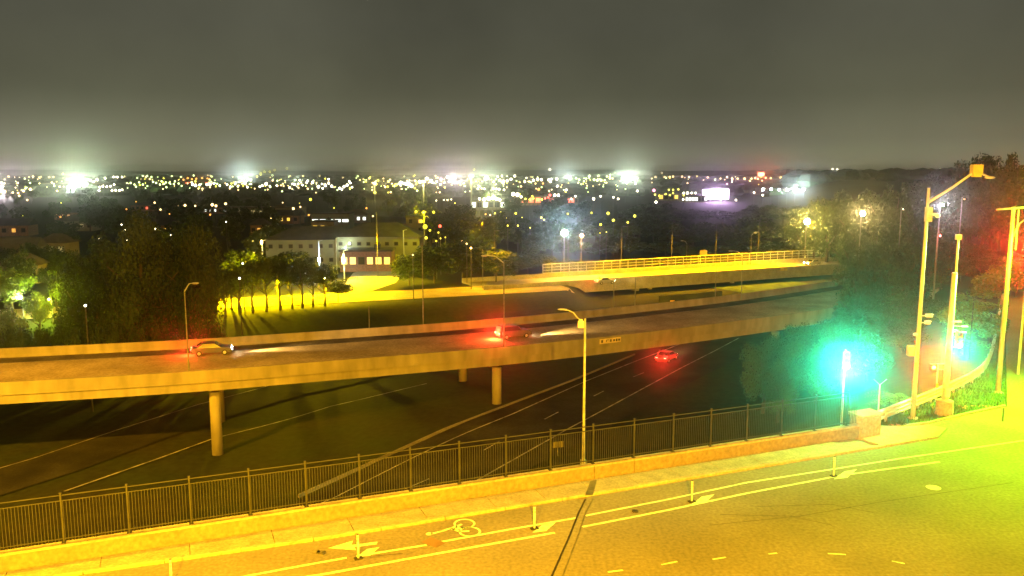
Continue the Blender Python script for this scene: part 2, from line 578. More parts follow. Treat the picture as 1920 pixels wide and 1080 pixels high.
# end pier
pr_ = S(38.3, 36.9)
pier = thing('end_pier', 'square concrete pier with a flat cap at the end of the fence', 'pier', pr_, math.radians(22.3))
mb = MB(); mb.box((0, 0, .62), (1.5, .95, 1.5)); mb.build('shaft', M_conc, pier)
mb = MB(); mb.box((0, 0, 1.44), (1.78, 1.2, .14)); mb.build('cap', M_conc, pier)

# markings on the street
def mark(name, pts, z=0.006, m=M_paint):
    mb = MB()
    mb.add([Vector((p.x, p.y, z)) for p in pts], [tuple(range(len(pts)))])
    return mb.build(name, m, street)
def line(name, p, q, w, z=0.006, m=M_paint):
    d = (q - p); d.z = 0; d.normalize(); l = Vector((-d.y, d.x, 0)) * w / 2
    return mark(name, [p - l, q - l, q + l, p + l], z, m)
def bline(name, pts, w, z=0.006, m=M_paint):
    for a, b in zip(pts[:-1], pts[1:]):
        line(name, a, b, w, z, m)
A1 = [P(*p, 0) for p in ((250, 1120), (560, 1062), (650, 1046))]
bline('inner_lane_line', A1, .15)
bline('inner_lane_line', [P(*p, 0) for p in ((668, 1043), (800, 1022))], .15)
bline('inner_lane_line', [P(*p, 0) for p in ((822, 1017), (960, 992), (1082, 971))], .15)
bline('inner_lane_line', [P(*p, 0) for p in ((1098, 967), (1250, 937), (1400, 905), (1560, 880), (1700, 858), (1920, 826))], .15)
bline('outer_lane_line', [P(*p, 0) for p in ((420, 1105), (600, 1078), (820, 1038), (1040, 999))], .17)
bline('outer_lane_line', [P(*p, 0) for p in ((1092, 988), (1250, 957), (1400, 925), (1580, 891), (1762, 866))], .17)
for p, q in (((1140, 1073), (1168, 1069)), ((1240, 1059), (1270, 1053)), ((1336, 1049), (1361, 1045)), ((1441, 1039), (1457, 1037)), ((1552, 1038), (1586, 1040)), ((1672, 1052), (1696, 1057))):
    line('guide_dash', P(*p, 0), P(*q, 0), .10)
for c in ((690, 1036), (1020, 990), (1318, 937), (1440, 913), (1585, 890)):
    if c[0] in (1440,): continue
    p = P(c[0], c[1], 0)
    a, b = 8, 8
    mark('buffer_hatch', [P(c[0] - 22, c[1] + 9, 0), P(c[0] + 4, c[1] + 6, 0), P(c[0] + 22, c[1] - 10, 0), P(c[0] - 2, c[1] - 6, 0)], .010, M_paint)
# arrow
arrow = [(615, 1028), (662, 1014), (659, 1022), (708, 1016), (706, 1021), (665, 1026), (668, 1032)]
mark('arrow_marking', [P(x, y, 0) for x, y in arrow], .008, M_paint)
# bicycle symbol: two wheels, frame, rider
def ringmark(c, r, w, sx_=1.0):
    mb = MB()
    n = 22
    vs = []
    for i in range(n):
        t = 2 * math.pi * i / n
        for rr in (r, r - w):
            vs.append(Vector((c.x, c.y, .008)) + Vector((CS, SN, 0)) * rr * math.cos(t) + Vector((-SN, CS, 0)) * rr * 1.05 * math.sin(t))
    mb.add(vs, [(2 * i, 2 * ((i + 1) % n), 2 * ((i + 1) % n) + 1, 2 * i + 1) for i in range(n)])
    mb.build('bicycle_symbol_wheel', M_paint, street)
w1, w2 = P(871, 982, 0), P(881, 997, 0)
ringmark(w1, .50, .10); ringmark(w2, .50, .10)
bars = [((866, 983), (846, 990)), ((846, 990), (860, 996)), ((860, 996), (880, 996)), ((846, 990), (828, 996)), ((828, 996), (808, 1001)), ((872, 989), (846, 993))]
mb = MB()
for a, b in bars:
    p, q = P(*a, .008), P(*b, .008)
    d = (q - p).normalized(); l = Vector((-d.y, d.x, 0)) * .07
    mb.add([p - l, q - l, q + l, p + l], [(0, 1, 2, 3)])
hd = P(805, 1001, .008)
mb.add([hd + Vector((.16 * math.cos(t), .16 * math.sin(t), 0)) for t in [i * math.pi / 5 for i in range(10)]], [tuple(range(10))])
mb.build('bicycle_symbol_rider', M_paint, street)
# repair patch, seams with one post shadow, expansion joint
line('asphalt_patch', P(804, 1022, 0), P(822, 1013, 0), .9, .011, mat('patch', (.17, .10, .06), .8))
bline('expansion_joint', [P(1033, 1084, 0), P(1066, 1010, 0), P(1085, 962, 0), P(1098, 936, 0)], .085, .012, M_tar)
bline('joint_edge_strip', [P(1055, 1080, 0), P(1082, 1010, 0), P(1098, 962, 0), P(1112, 936, 0)], .05, .012, M_plate)
for pts in (((1420, 950), (1560, 946), (1640, 962)), ((1350, 965), (1480, 968), (1560, 985)), ((1330, 985), (1500, 968), (1660, 940), (1900, 905)), ((700, 1043), (755, 1038))):  # the last line draws the second post's cast shadow in dark colour
    bline('seam_and_shadow', [P(*p, 0) for p in pts], .05, .009, mat('seam_shadow_dark', (.075, .06, .045), .8))
# steel cover plate over the joint in the sidewalk
mb = MB(); mb.add([P(1097, 929, .158), P(1112, 928, .158), P(1119, 900, .158), P(1107, 902, .158)], [(0, 1, 2, 3)])
mb.build('cover_plate', M_plate, side)
# small manhole
mb = MB(); c = P(1750, 914, .012)
mb.add([c + Vector((.36 * math.cos(i * math.pi / 8), .36 * math.sin(i * math.pi / 8), 0)) for i in range(16)], [tuple(range(16))])
tag(mb.build('utility_cover', mat('iron', (.55, .55, .5), .5)), 'small round pale utility cover set in the street surface', 'utility cover')
# small dropped debris
for k, (px, py, dsc) in enumerate(((1192, 958, 'dark crumpled scrap lying on the inner lane line right of the joint'), (600, 1036, 'small dark scrap lying left of the painted arrow'))):
    mb = MB(); c = P(px, py, .03)
    for i in range(5):
        mb.box(c + Vector((rnd.uniform(-.18, .18), rnd.uniform(-.12, .12), 0)), (.16, .10, .05), rnd.uniform(0, 3))
    tag(mb.build('debris', M_dark), dsc, 'debris')

# delineator posts
def delineator(px, py):
    p = P(px, py, 0)
    t = thing('delineator_post', '', 'delineator post', p, math.radians(22.3), 'flexible posts between the bike lane and the street')
    MB().box((0, 0, .03), (.34, .22, .05)).build('base', M_black, t)
    MB().tube((0, 0, .05), (0, 0, 1.06), .045, .045, 10).build('tube', M_whitep, t, True)
    MB().tube((0, 0, 1.061), (0, 0, 1.10), .05, .03, 10).build('cap', M_dark, t, True)
    for z in (.78, .92):
        MB().tube((0, 0, z), (0, 0, z + .08), .048, .048, 10, caps=False).build('reflective_band', M_galv, t)
    return t
for (px, py), lb in zip(((322, 1098), (672, 1048), (1002, 992), (1297, 941), (1563, 893)),
                        ('white flexible post cut by the bottom edge, leftmost of the five on the street',
                         'white flexible post standing over the painted arrow in the bike lane',
                         'white flexible post just left of the dark expansion joint across the street',
                         'white flexible post right of the expansion joint, beside a painted hatch bar',
                         'flexible post in the lime lit street, nearest to the concrete end pier')):
    delineator(px, py)['label'] = lb

# ---- the steel picket fence on the parapet
fence = thing('bridge_fence', 'tall black steel picket fence standing on the low concrete wall', 'fence')
FN = WALK_N + .22
s0, s1 = -33.5, 37.4
pp0 = P(119, 1021, .9); sp0 = to_sn(pp0.x, pp0.y)[0]
posts = [sp0 + 2.44 * k for k in range(-5, 30)]
posts = [s for s in posts if s0 < s < s1]
for s_ in posts:
    mb = MB(); mb.box(S(s_, FN, .9 + 1.05), (.062, .062, 2.1), math.radians(22.3)); mb.box(S(s_, FN, 3.03), (.10, .10, .05), math.radians(22.3)); mb.box(S(s_, FN, .915), (.18, .18, .03), math.radians(22.3))
    mb.build('fence_post', M_fence, fence)
for nm, z in (('top_rail', 2.93), ('middle_rail', 2.70), ('bottom_rail', 1.08)):
    for a, b in zip(posts[:-1], posts[1:]):
        mb = MB(); mb.box(S((a + b) / 2, FN, z), (b - a - .08, .038, .038), math.radians(22.3)); mb.build(nm, M_fence, fence)
mb = MB()
s_ = s0
while s_ < s1:
    if min(abs(s_ - q) for q in posts) > .06:
        mb.box(S(s_, FN, 1.84), (.02, .02, 1.70), math.radians(22.3))
    s_ += .122
tag(mb.build('pickets', M_fence, fence), kind='stuff')
mb = MB()
for k, px in enumerate((1098, 1104)):
    pass

# ================================================================== ELEVATED ROAD across the middle
DN = [(-140, 62), (-110, 66.5), (-80, 72.2), (-50, 79.2), (-33.5, 83.6), (-21, 88.1), (-1, 95.8), (15, 103.6), (31, 112.8), (45, 121.5), (58, 131), (76, 145)]
def resample(pts, step=3.0, z=0.0):
    # smooth polyline (Catmull-Rom)
    P_ = [Vector((a, b, 0)) for a, b in pts]
    out = []
    for i in range(len(P_) - 1):
        p0, p1, p2, p3 = P_[max(i - 1, 0)], P_[i], P_[i + 1], P_[min(i + 2, len(P_) - 1)]
        k = max(2, int((p2 - p1).length / step))
        for j in range(k):
            t = j / k
            q = 0.5 * ((2 * p1) + (p2 - p0) * t + (2 * p0 - 5 * p1 + 4 * p2 - p3) * t * t + (3 * p1 - p0 - 3 * p2 + p3) * t ** 3)
            out.append(Vector((q.x, q.y, z)))
    out.append(Vector((pts[-1][0], pts[-1][1], z)))
    return out
ZD = -5.6
DP = resample(DN, 3, ZD)
WD = 17.6
elev = thing('elevated_highway', 'long curved concrete highway viaduct on round columns crossing the valley', 'viaduct')
m = MB(); m.sweep(DP, [(.0, -.02), (.0, -.25), (WD, -.25), (WD, -.02)]); m.build('deck_slab', M_conc_d, elev)
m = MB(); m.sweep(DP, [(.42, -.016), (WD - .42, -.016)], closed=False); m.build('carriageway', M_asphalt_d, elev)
m = MB(); m.sweep(DP, [(WD - 3.4, -.010), (WD - .45, -.010)], closed=False); m.build('far_shoulder', M_shoulder, elev)
m = MB(); m.sweep(DP, [(.45, -.010), (2.2, -.010)], closed=False); m.build('near_shoulder', M_shoulder, elev)
for a in (2.35, WD - 3.5):
    m = MB(); m.sweep(DP, [(a, -.004), (a + .14, -.004)], closed=False); m.build('edge_line', M_paint_w, elev)
for a in (5.9, 9.5):
    i = 0
    mb = MB()
    while i < len(DP) - 2:
        mb.sweep(DP[i:i + 2], [(a, -.004), (a + .13, -.004)], closed=False); i += 4
    tag(mb.build('lane_dashes', M_paint_w, elev), kind='stuff')
bar = [(0, -.30), (0, 1.06), (.22, 1.06), (.28, .35), (.42, .0), (.42, -.02), (.1, -.30)]
m = MB(); m.sweep(DP, [(-.02, -.02), (-.02, 1.06), (.22, 1.06), (.28, .35), (.44, .0), (.44, -.02)]); m.build('near_barrier', M_conc_d, elev)
m = MB(); m.sweep(DP, [(WD - .44, -.02), (WD - .44, .0), (WD - .28, .35), (WD - .22, 1.06), (WD + .02, 1.06), (WD + .02, -.02)]); m.build('far_barrier', M_conc_d, elev)
m = MB(); m.sweep(DP, [(.28, -.25), (.28, -1.22), (.65, -1.22), (.5, -.25)]); m.build('edge_girder', M_conc_d, elev)
for a in (4.5, 8.7, 12.9, 17.0):
    m = MB(); m.sweep(DP, [(a, -.25), (a, -1.22), (a + .5, -1.22), (a + .5, -.25)]); m.build('girder', M_conc_d, elev)
def deck_at(x):
    for a, b in zip(DP[:-1], DP[1:]):
        if a.x <= x <= b.x:
            t = (b - a).normalized(); return a.lerp(b, (x - a.x) / (b.x - a.x)), Vector((-t.y, t.x, 0)), math.atan2(t.y, t.x)
    return DP[-1], Vector((0, 1, 0)), 0
for x in (-64, -31.2, -1.0, 40):
    p, l, an = deck_at(x)
    for off, r in ((2.2, .58), (14.6, .58)):
        if x == 40 and off > 3: continue
        q = p + l * off
        g = h(q.x, q.y)
        m = MB(); m.tube((q.x, q.y, g - .5), (q.x, q.y, ZD - 1.9), r, r, 18); m.build('column', M_conc_d, elev, True)
    c = p + l * 8.6
    m = MB(); m.box((c.x, c.y, ZD - 1.62), (1.3, 11.0, .75), an); m.build('pier_cap', M_conc_d, elev)
# plate with blurred dark marks on the near barrier
a, b = D(1130, 636, 104.5), D(1176, 631, 107)
p, l, an = deck_at(12.3)
q = p - l * .07 + Vector((0, 0, .50))
m = MB(); m.box(q, (3.2, .05, .62), an); pl = m.build('sign_plate', mat('tan_plate', (.62, .50, .26), .6), elev)
m = MB()
for k, (u, w_, hh) in enumerate(((-1.25, .26, .34), (-.62, .10, .30), (-.38, .24, .08), (-.02, .10, .30), (.12, .12, .30), (.55, .26, .26), (.95, .24, .34), (1.32, .28, .26))):
    R = Matrix.Rotation(an, 3, 'Z')
    m.box(q + R @ Vector((u, -.035, .0 if hh > .1 else .12)), (w_, .02, hh), an)
m.build('sign_marks', M_dark, pl)

# ================================================================== FAR OVERPASS
ZO = -9.4
ON = [(-6, 176.5), (12, 184.6), (30, 193), (50, 202.6), (77, 215.4), (92, 221.5), (120, 230)]
OP = resample(ON, 5, ZO)
WO = 13.5
over = thing('far_overpass', 'brightly sodium lit concrete overpass with a railed screen along its far side', 'overpass')
m = MB(); m.sweep(OP, [(0, -.02), (0, -.5), (WO, -.5), (WO, -.02)]); m.build('deck_slab', M_conc, over)
m = MB(); m.sweep(OP, [(.4, -.012), (WO - .4, -.012)], closed=False); m.build('carriageway', mat('pale_road', (.22, .20, .17), .85, scale=.2, var=.12), over)
m = MB(); m.sweep(OP, [(-.02, -.02), (-.02, .85), (.24, .85), (.42, 0), (.42, -.02)]); m.build('near_barrier', M_conc, over)
m = MB(); m.sweep(OP, [(WO - .4, -.02), (WO - .4, 0), (WO - .24, 1.0), (WO + .02, 1.0), (WO + .02, -.02)]); m.build('far_barrier', M_conc, over)
m = MB(); m.sweep(OP, [(.10, -.5), (.10, -2.05), (.5, -2.05), (.5, -.5)]); m.build('edge_girder', M_conc, over)
m = MB(); m.sweep(OP, [(WO - .6, -.5), (WO - .6, -2.05), (WO - .1, -2.05), (WO - .1, -.5)]); m.build('girder', M_conc, over)
for a in (4.5, 8.5):
    m = MB(); m.sweep(OP, [(a, -.008), (a + .12, -.008)], closed=False); m.build('lane_line', M_paint_w, over)
def over_at(x):
    for a, b in zip(OP[:-1], OP[1:]):
        if a.x <= x <= b.x:
            t = (b - a).normalized(); return a.lerp(b, (x - a.x) / (b.x - a.x)), Vector((-t.y, t.x, 0)), math.atan2(t.y, t.x)
    return OP[-1], Vector((0, 1, 0)), .4
for x in (33.5, 56):
    p, l, an = over_at(x)
    for off in (1.5, 6.5, 11.8):
        q = p + l * off
        m = MB(); m.box((q.x, q.y, (ZO - 2.0 + h(q.x, q.y) - .5) / 2), (.8, .8, abs(ZO - 2.0 - h(q.x, q.y) + .5)), an); m.build('column', M_conc, over)
# abutment wall with bent top, under the deck
p, l, an = over_at(29.5)
q = p + l * 6.7
m = MB(); m.box((q.x, q.y, ZO - 3.6), (1.2, WO - .6, 4.2), an); m.build('abutment', M_conc_d, over)
# the screen fence on the far barrier
ofence = thing('overpass_screen', 'long see through railed screen on the far barrier of the lit overpass', 'fence')
ptsF = []
x = 13.0
while x < 95:
    p, l, an = over_at(x); ptsF.append((p + l * (WO - .11) + Vector((0, 0, 1.0)), an)); x += 2.2
for p, an in ptsF:
    m = MB(); m.box(p + Vector((0, 0, 1.15)), (.12, .12, 2.3), an); m.build('screen_post', M_galv, ofence)
for z in (.08, .75, 1.45, 2.22):
    m = MB(); m.path([p + Vector((0, 0, z)) for p, a in ptsF], .055 if z < 2 else .09, 5); m.build('screen_rail', M_galv, ofence)
m = MB()
for (p, a), (q, b) in zip(ptsF[:-1], ptsF[1:]):
    for i in range(1, 10):
        r_ = p.lerp(q, i / 10); m.box(r_ + Vector((0, 0, 1.15)), (.025, .025, 2.2), a)
tag(m.build('screen_wires', M_galv, ofence), kind='stuff')
# box on the screen, plate on the near barrier
p, l, an = over_at(56.5)
t = thing('sign_box', 'small tan box sign standing above the overpass screen', 'sign', p + l * (WO + .25) + Vector((0, 0, 1.0)), an)
MB().box((0, 0, 2.9), (2.2, .25, 1.5)).build('sign_panel', M_wallt, t)
MB().box((-.8, .2, 1.1), (.12, .12, 2.2)).box((.8, .2, 1.1), (.12, .12, 2.2)).build('bracket', M_galv, t)
p, l, an = over_at(70)
m = MB(); m.box(p - l * .06 + Vector((0, 0, .3)), (2.3, .06, .7), an); m.build('marker_plate', mat('yellow_plate', (.62, .45, .05), .6), over)
# painted patch of graffiti colours on the wall below
p, l, an = over_at(31.2)

# retaining wall and lit lawn below the overpass
lawn = MB()
lv = [G(1400, 556, .12), G(1440, 540, .12), G(1530, 530, .12), G(1560, 534, .12), G(1520, 556, .12), G(1440, 566, .12)]
lawn = ribbon([tuple(G(1190, 606)[:2]), tuple(G(1300, 592)[:2]), tuple(G(1420, 578)[:2]), tuple(G(1500, 570)[:2])], 4, 1.5, .12)
tag(lawn.build('verge', M_lawn), kind='structure')
tag(ribbon([tuple(G(1400, 552)[:2]), tuple(G(1470, 545)[:2]), tuple(G(1550, 538)[:2])], 12, 8, .14).build('lawn', M_lawn), kind='structure')
mbw = MB(); wpts = [G(1236, 583), G(1300, 578), G(1352, 572)]
mbw.sweep([Vector(p) for p in wpts], [(-.25, 0), (.25, 0), (.25, 3.0), (-.25, 3.0)], zf=h)
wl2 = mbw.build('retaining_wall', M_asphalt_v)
tag(wl2, 'stained grey retaining wall with an orange painted patch under the overpass', 'wall')
c = Vector(wpts[0]).lerp(Vector(wpts[1]), .35); dd = (Vector(wpts[1]) - Vector(wpts[0])); an = math.atan2(dd.y, dd.x)
mbg = MB(); 
for u, z, r in ((0, 1.6, .8), (-.9, 1.2, .5), (.8, 1.1, .55), (.2, .7, .5)):
    R = Matrix.Rotation(an, 3, 'Z')
    mbg.box(c + R @ Vector((u, -.27, z)), (r * 1.3, .02, r), an)
mbg.build('painted_patch', mat('orange_paint', (.62, .30, .05), .7), wl2)
# middle road between the two bridges
mr = [tuple(G(640, 632)[:2]), tuple(G(900, 600)[:2]), tuple(G(1150, 577)[:2]), tuple(G(1350, 561)[:2])]
tag(ribbon([tuple(G(880, 604)[:2]), tuple(G(1060, 590)[:2]), tuple(G(1250, 566)[:2])], 3, 3, .14).build('ramp_road', M_asphalt_v), kind='structure')

# ================================================================== TREES
def crown_mesh(name, n_leaf, leaf, lobes, seed, rx=1.0, rz=1.0, m=0):
    rg = np.random.default_rng(seed)
    cen, rad = [], []
    for i in range(lobes):
        v = rg.normal(size=3); v /= np.linalg.norm(v)
        r = rg.uniform(.25, .82)
        cen.append(v * r * np.array([rx, rx, rz])); rad.append(rg.uniform(.20, .42) * (1.15 - .35 * r))
    cen, rad = np.array(cen), np.array(rad)
    w = rad ** 2; w /= w.sum()
    idx = rg.choice(lobes, n_leaf, p=w)
    d = rg.normal(size=(n_leaf, 3)); d /= np.linalg.norm(d, axis=1)[:, None]
    rr = rad[idx] * rg.uniform(.55, 1.12, n_leaf)
    p = cen[idx] + d * rr[:, None]
    # leaf quads facing roughly outward with jitter
    nrm = d + rg.normal(size=(n_leaf, 3)) * .55
    nrm /= np.linalg.norm(nrm, axis=1)[:, None]
    a = np.cross(nrm, rg.normal(size=(n_leaf, 3))); a /= np.linalg.norm(a, axis=1)[:, None]
    b = np.cross(nrm, a)
    s1_ = leaf * rg.uniform(.6, 1.4, n_leaf)[:, None]; s2_ = s1_ * rg.uniform(.45, .8, n_leaf)[:, None]
    V = np.stack([p - a * s1_, p - b * s2_ , p + a * s1_, p + b * s2_], 1).reshape(-1, 3)
    me = bpy.data.meshes.new(name)
    me.vertices.add(len(V)); me.vertices.foreach_set('co', V.ravel().astype(np.float32))
    me.loops.add(len(V)); me.loops.foreach_set('vertex_index', np.arange(len(V), dtype=np.int32))
    me.polygons.add(n_leaf); me.polygons.foreach_set('loop_start', np.arange(0, len(V), 4, dtype=np.int32))
    me.polygons.foreach_set('loop_total', np.full(n_leaf, 4, dtype=np.int32))
    me.materials.append(M_leaf[m]); me.update(); me.validate()
    return me
CROWN = {'near': [crown_mesh('crown', 11000, .030, 34, 11 + i, 1, .95, i % 2) for i in range(3)],
         'mid': [crown_mesh('crown', 5200, .048, 26, 31 + i, 1, .95, i % 2) for i in range(3)],
         'far': [crown_mesh('crown', 1500, .085, 18, 51 + i, 1, .9, i % 2) for i in range(3)],
         'loose': [crown_mesh('crown', 3200, .050, 20, 71 + i, 1, 1.0, 2) for i in range(2)]}
def trunk_mesh(seed):
    rg = random.Random(seed)
    m = MB()
    # unit tree: trunk from z=0 to z=1
    pts = [Vector((0, 0, -.04)), Vector((rg.uniform(-.02, .02), rg.uniform(-.02, .02), .25)), Vector((rg.uniform(-.03, .03), 0, .5)), Vector((0, rg.uniform(-.04, .04), .82))]
    m.path(pts, [.032, .024, .018, .006], 7)
    for i in range(6):
        z = rg.uniform(.28, .6); a = rg.uniform(0, 6.28); L = rg.uniform(.16, .3)
        b = Vector((0, 0, z)); e = b + Vector((math.cos(a) * L, math.sin(a) * L, L * rg.uniform(.6, 1.1)))
        m.path([b, b.lerp(e, .5) + Vector((0, 0, -.01)), e], [.012, .008, .003], 5)
    me_o = m.build('trunk_source', M_bark)
    me = me_o.data
    bpy.data.objects.remove(me_o)
    return me
TRUNK = [trunk_mesh(i) for i in range(3)]
def tree(px, top, Y, wpx, kind, label, group=None, clear=.22, name='tree', flat=1.0, base=None):
    X = ray(px, 540)[0] * Y / ray(px, 540)[1]
    g = h(X, Y) if base is None else base
    zt = D(px, top, Y).z
    H = max(2.0, zt - g)
    R = wpx * Y / FPX / 2 / .95
    R = R if R else 1
    t = thing(name, label, 'tree' if name != 'shrub' else 'shrub', (X, Y, g), rnd.uniform(0, 6.28), group)
    c = bpy.data.objects.new('crown', rnd.choice(CROWN[kind])); C.objects.link(c); c.parent = t
    hz = H * (1 - clear) / 2 / 1.02
    c.location = (0, 0, H - hz * 1.02)
    c.scale = (R * flat, R, hz)
    c.rotation_euler = (0, 0, rnd.uniform(0, 6.28))
    k = bpy.data.objects.new('trunk', rnd.choice(TRUNK)); C.objects.link(k); k.parent = t
    k.scale = (H * .85, H * .85, H * .9)
    return t

# big dark group left of centre, right behind the elevated road
big = [(148, 455, 122, 120, 'round tree at the left edge of the big dark clump'), (205, 412, 128, 130, 'tall tree in the left half of the big dark clump'),
       (268, 392, 124, 140, 'tallest tree in the middle of the big dark clump'), (330, 398, 130, 130, 'tall tree in the right half of the big dark clump'),
       (378, 420, 126, 110, 'tree at the right edge of the big dark clump, behind the thin light pole')]
for px, tp, Y, w, lb in big:
    tree(px, tp, Y, w, 'near', lb, clear=.16)
for i, (px, tp, Y, w) in enumerate(((140, 560, 114, 70), (180, 520, 117, 90), (240, 505, 118, 100), (305, 510, 118, 90), (360, 520, 117, 80))):
    tree(px, tp, Y, w, 'mid', ordi(i) + ' lower dark tree from the left before the big dark clump', 'lower trees of the dark clump', clear=.25)
# bushy strip on the bank behind the viaduct
for i in range(26):
    px = -20 + i * 17 + rnd.uniform(-5, 5)
    tree(px, 604 + rnd.uniform(-8, 12), 112 + rnd.uniform(-2, 3), 44, 'mid', ordi(i) + ' dark shrub from the left in the row behind the viaduct', 'shrubs behind the viaduct', clear=.02, name='shrub')
# loose lit trees at far left
for px, tp, Y, w, lb in ((20, 500, 140, 90, 'thin leafy tree at the left edge lit from below'), (70, 540, 134, 70, 'small leafy tree by the white lamp at far left'),
                         (104, 498, 150, 34, 'narrow lime green lit tree beside the big dark clump'), (15, 560, 122, 70, 'low leafy tree in the lower left corner behind the viaduct'),
                         (120, 575, 122, 60, 'low lit bush like tree below the lime green tree'), (-25, 470, 150, 90, 'leafy tree cut by the left edge of the picture')):
    tree(px, tp, Y, w, 'loose', lb, clear=.2)
for px, tp, Y, w, lb in ((-10, 452, 205, 80, 'dark tree hiding the house at the left edge'), (38, 462, 182, 60, 'dark tree before the pale roofed house at far left'), (76, 450, 200, 64, 'dark tree between the two tan roofed houses at far left'),
                         (118, 458, 196, 70, 'dark tree above the lime green lit tree'), (24, 498, 165, 44, 'small dark tree under the roofs at the left edge'), (92, 492, 170, 50, 'small dark tree beside the lime green lit tree')):
    tree(px, tp, Y, w, 'mid', lb, clear=.12)
# street trees with thin stems in front of the bright frontage street
row = [402, 420, 448, 473, 498, 524, 546, 565, 586, 608]
for i, px in enumerate(row):
    Y = 146.5 + (px - 400) * .045
    tree(px, 480 + rnd.uniform(-14, 12) + (14 if px < 440 else 0), Y, 52, 'mid', ordi(i) + ' slim street tree from the left before the bright yellow street', 'row of slim street trees', clear=.40)
for px, tp, Y, w, lb in ((455, 462, 176, 90, 'round dark tree behind the slim row, left of the pale lit pole'), (540, 470, 180, 120, 'broad dark tree below the long pale building'),
                         (598, 490, 178, 90, 'dark tree behind the right end of the slim row'), (432, 500, 152, 60, 'leafy tree at the left end of the bright street'),
                         (633, 520, 160, 60, 'ragged tree hanging over the left edge of the bright plaza')):
    tree(px, tp, Y, w, 'mid', lb, clear=.25)
# trees right of the plaza
for px, tp, Y, w, lb in ((768, 470, 184, 100, 'round tree at the right edge of the plaza'), (815, 452, 188, 130, 'round tree, second right of the plaza'),
                         (868, 446, 194, 130, 'round dark tree left of the tall pole with a forked arm'), (930, 466, 190, 120, 'dark tree behind the pole with a forked arm'),
                         (990, 466, 204, 120, 'dark tree right of the forked pole'), (862, 376, 262, 90, 'tall dark tree against the far city lights'),
                         (920, 392, 258, 100, 'tall dark tree right of the tallest one in the middle'), (1000, 405, 270, 120, 'broad dark tree left of the blue white lamp'),
                         (1050, 486, 209, 90, 'dark tree left of the start of the lit overpass')):
    tree(px, tp, Y, w, 'mid', lb, clear=.12)
for i in range(17):
    px = 1080 + i * 30 + rnd.uniform(-8, 8)
    tree(px, 408 + rnd.uniform(-14, 16), 290 + rnd.uniform(-18, 25), 84, 'far', ordi(i) + ' dark tree from the left in the wood behind the lit overpass', 'wood behind the overpass', clear=.06)
for i in range(16):
    px = 1050 + i * 34 + rnd.uniform(-8, 8)
    tree(px, 446 + rnd.uniform(-10, 14), 250 + rnd.uniform(-8, 10), 76, 'far', ordi(i) + ' low dark tree from the left close behind the lit overpass', 'low trees behind the overpass', clear=.05)
for i in range(14):
    px = 1180 + i * 28 + rnd.uniform(-8, 8)
    tree(px, 385 + rnd.uniform(-8, 8), 420 + rnd.uniform(-30, 30), 70, 'far', ordi(i) + ' dark tree from the left on the skyline of the middle wood', 'middle wood skyline', clear=.05)
# right hand hillside, three depths
tl = [(1500, 372), (1560, 352), (1640, 340), (1700, 330), (1760, 312), (1800, 292), (1850, 276), (1920, 270), (2050, 262)]
for i in range(22):
    px = 1500 + i * 25 + rnd.uniform(-6, 6)
    tree(px, chain(tl, px) + rnd.uniform(-4, 8), 236 - (px - 1500) * .10, 76, 'mid', ordi(i) + ' dark tree from the left on the skyline of the wooded hill', 'skyline of the wooded hill', clear=.05)
for i in range(22):
    px = 1600 + i * 21 + rnd.uniform(-6, 6)
    tree(px, chain(tl, px) + 62 + rnd.uniform(-10, 12), 178 - (px - 1600) * .04, 76, 'mid', ordi(i) + ' dark tree from the left halfway down the wooded hill', 'middle of the wooded hill', clear=.05)
for i in range(11):
    px = 1640 + i * 20 + rnd.uniform(-6, 6)
    tree(px, 452 + rnd.uniform(-14, 18), 142 + rnd.uniform(-4, 4), 80, 'near', ordi(i) + ' tree from the left low on the hill behind the signal poles', 'foot of the wooded hill', clear=.05)
for px, tp, Y, w, lb in ((1612, 446, 120, 110, 'dark tree hiding the right end of the lit overpass'), (1665, 436, 124, 120, 'tall dark tree left of the tall white pole'),
                         (1700, 520, 100, 110, 'dark tree right behind the tall white pole'), (1640, 545, 98, 100, 'dark tree above the large green signal'),
                         (1578, 575, 96, 100, 'dark tree left of the large green signal'), (1500, 598, 94, 110, 'round dark bush tree hiding the right part of the viaduct'),
                         (1440, 615, 92, 90, 'round dark bush tree at the left of the slope thicket'), (1540, 645, 84, 100, 'low dark tree on the slope left of the green signal'),
                         (1635, 640, 78, 100, 'low dark tree on the slope behind the green signal'), (1700, 600, 84, 100, 'dark tree on the slope between the two poles'),
                         (1770, 560, 92, 110, 'dark tree behind the short signal pole'), (1470, 670, 84, 70, 'low dark bush at the foot of the slope thicket')):
    tree(px, tp, Y, w, 'near', lb, clear=.05)
for px, tp, Y, w, lb in ((1812, 545, 72, 110, 'feathery green tree lit beside the second green signal'), (1862, 560, 76, 80, 'green tree behind the bend of the guardrail'),
                         (1850, 500, 96, 110, 'reddish lit tree left of the red glow'), (1905, 470, 105, 110, 'orange lit tree at the right edge')):
    tree(px, tp, Y, w, 'loose', lb, clear=.10)

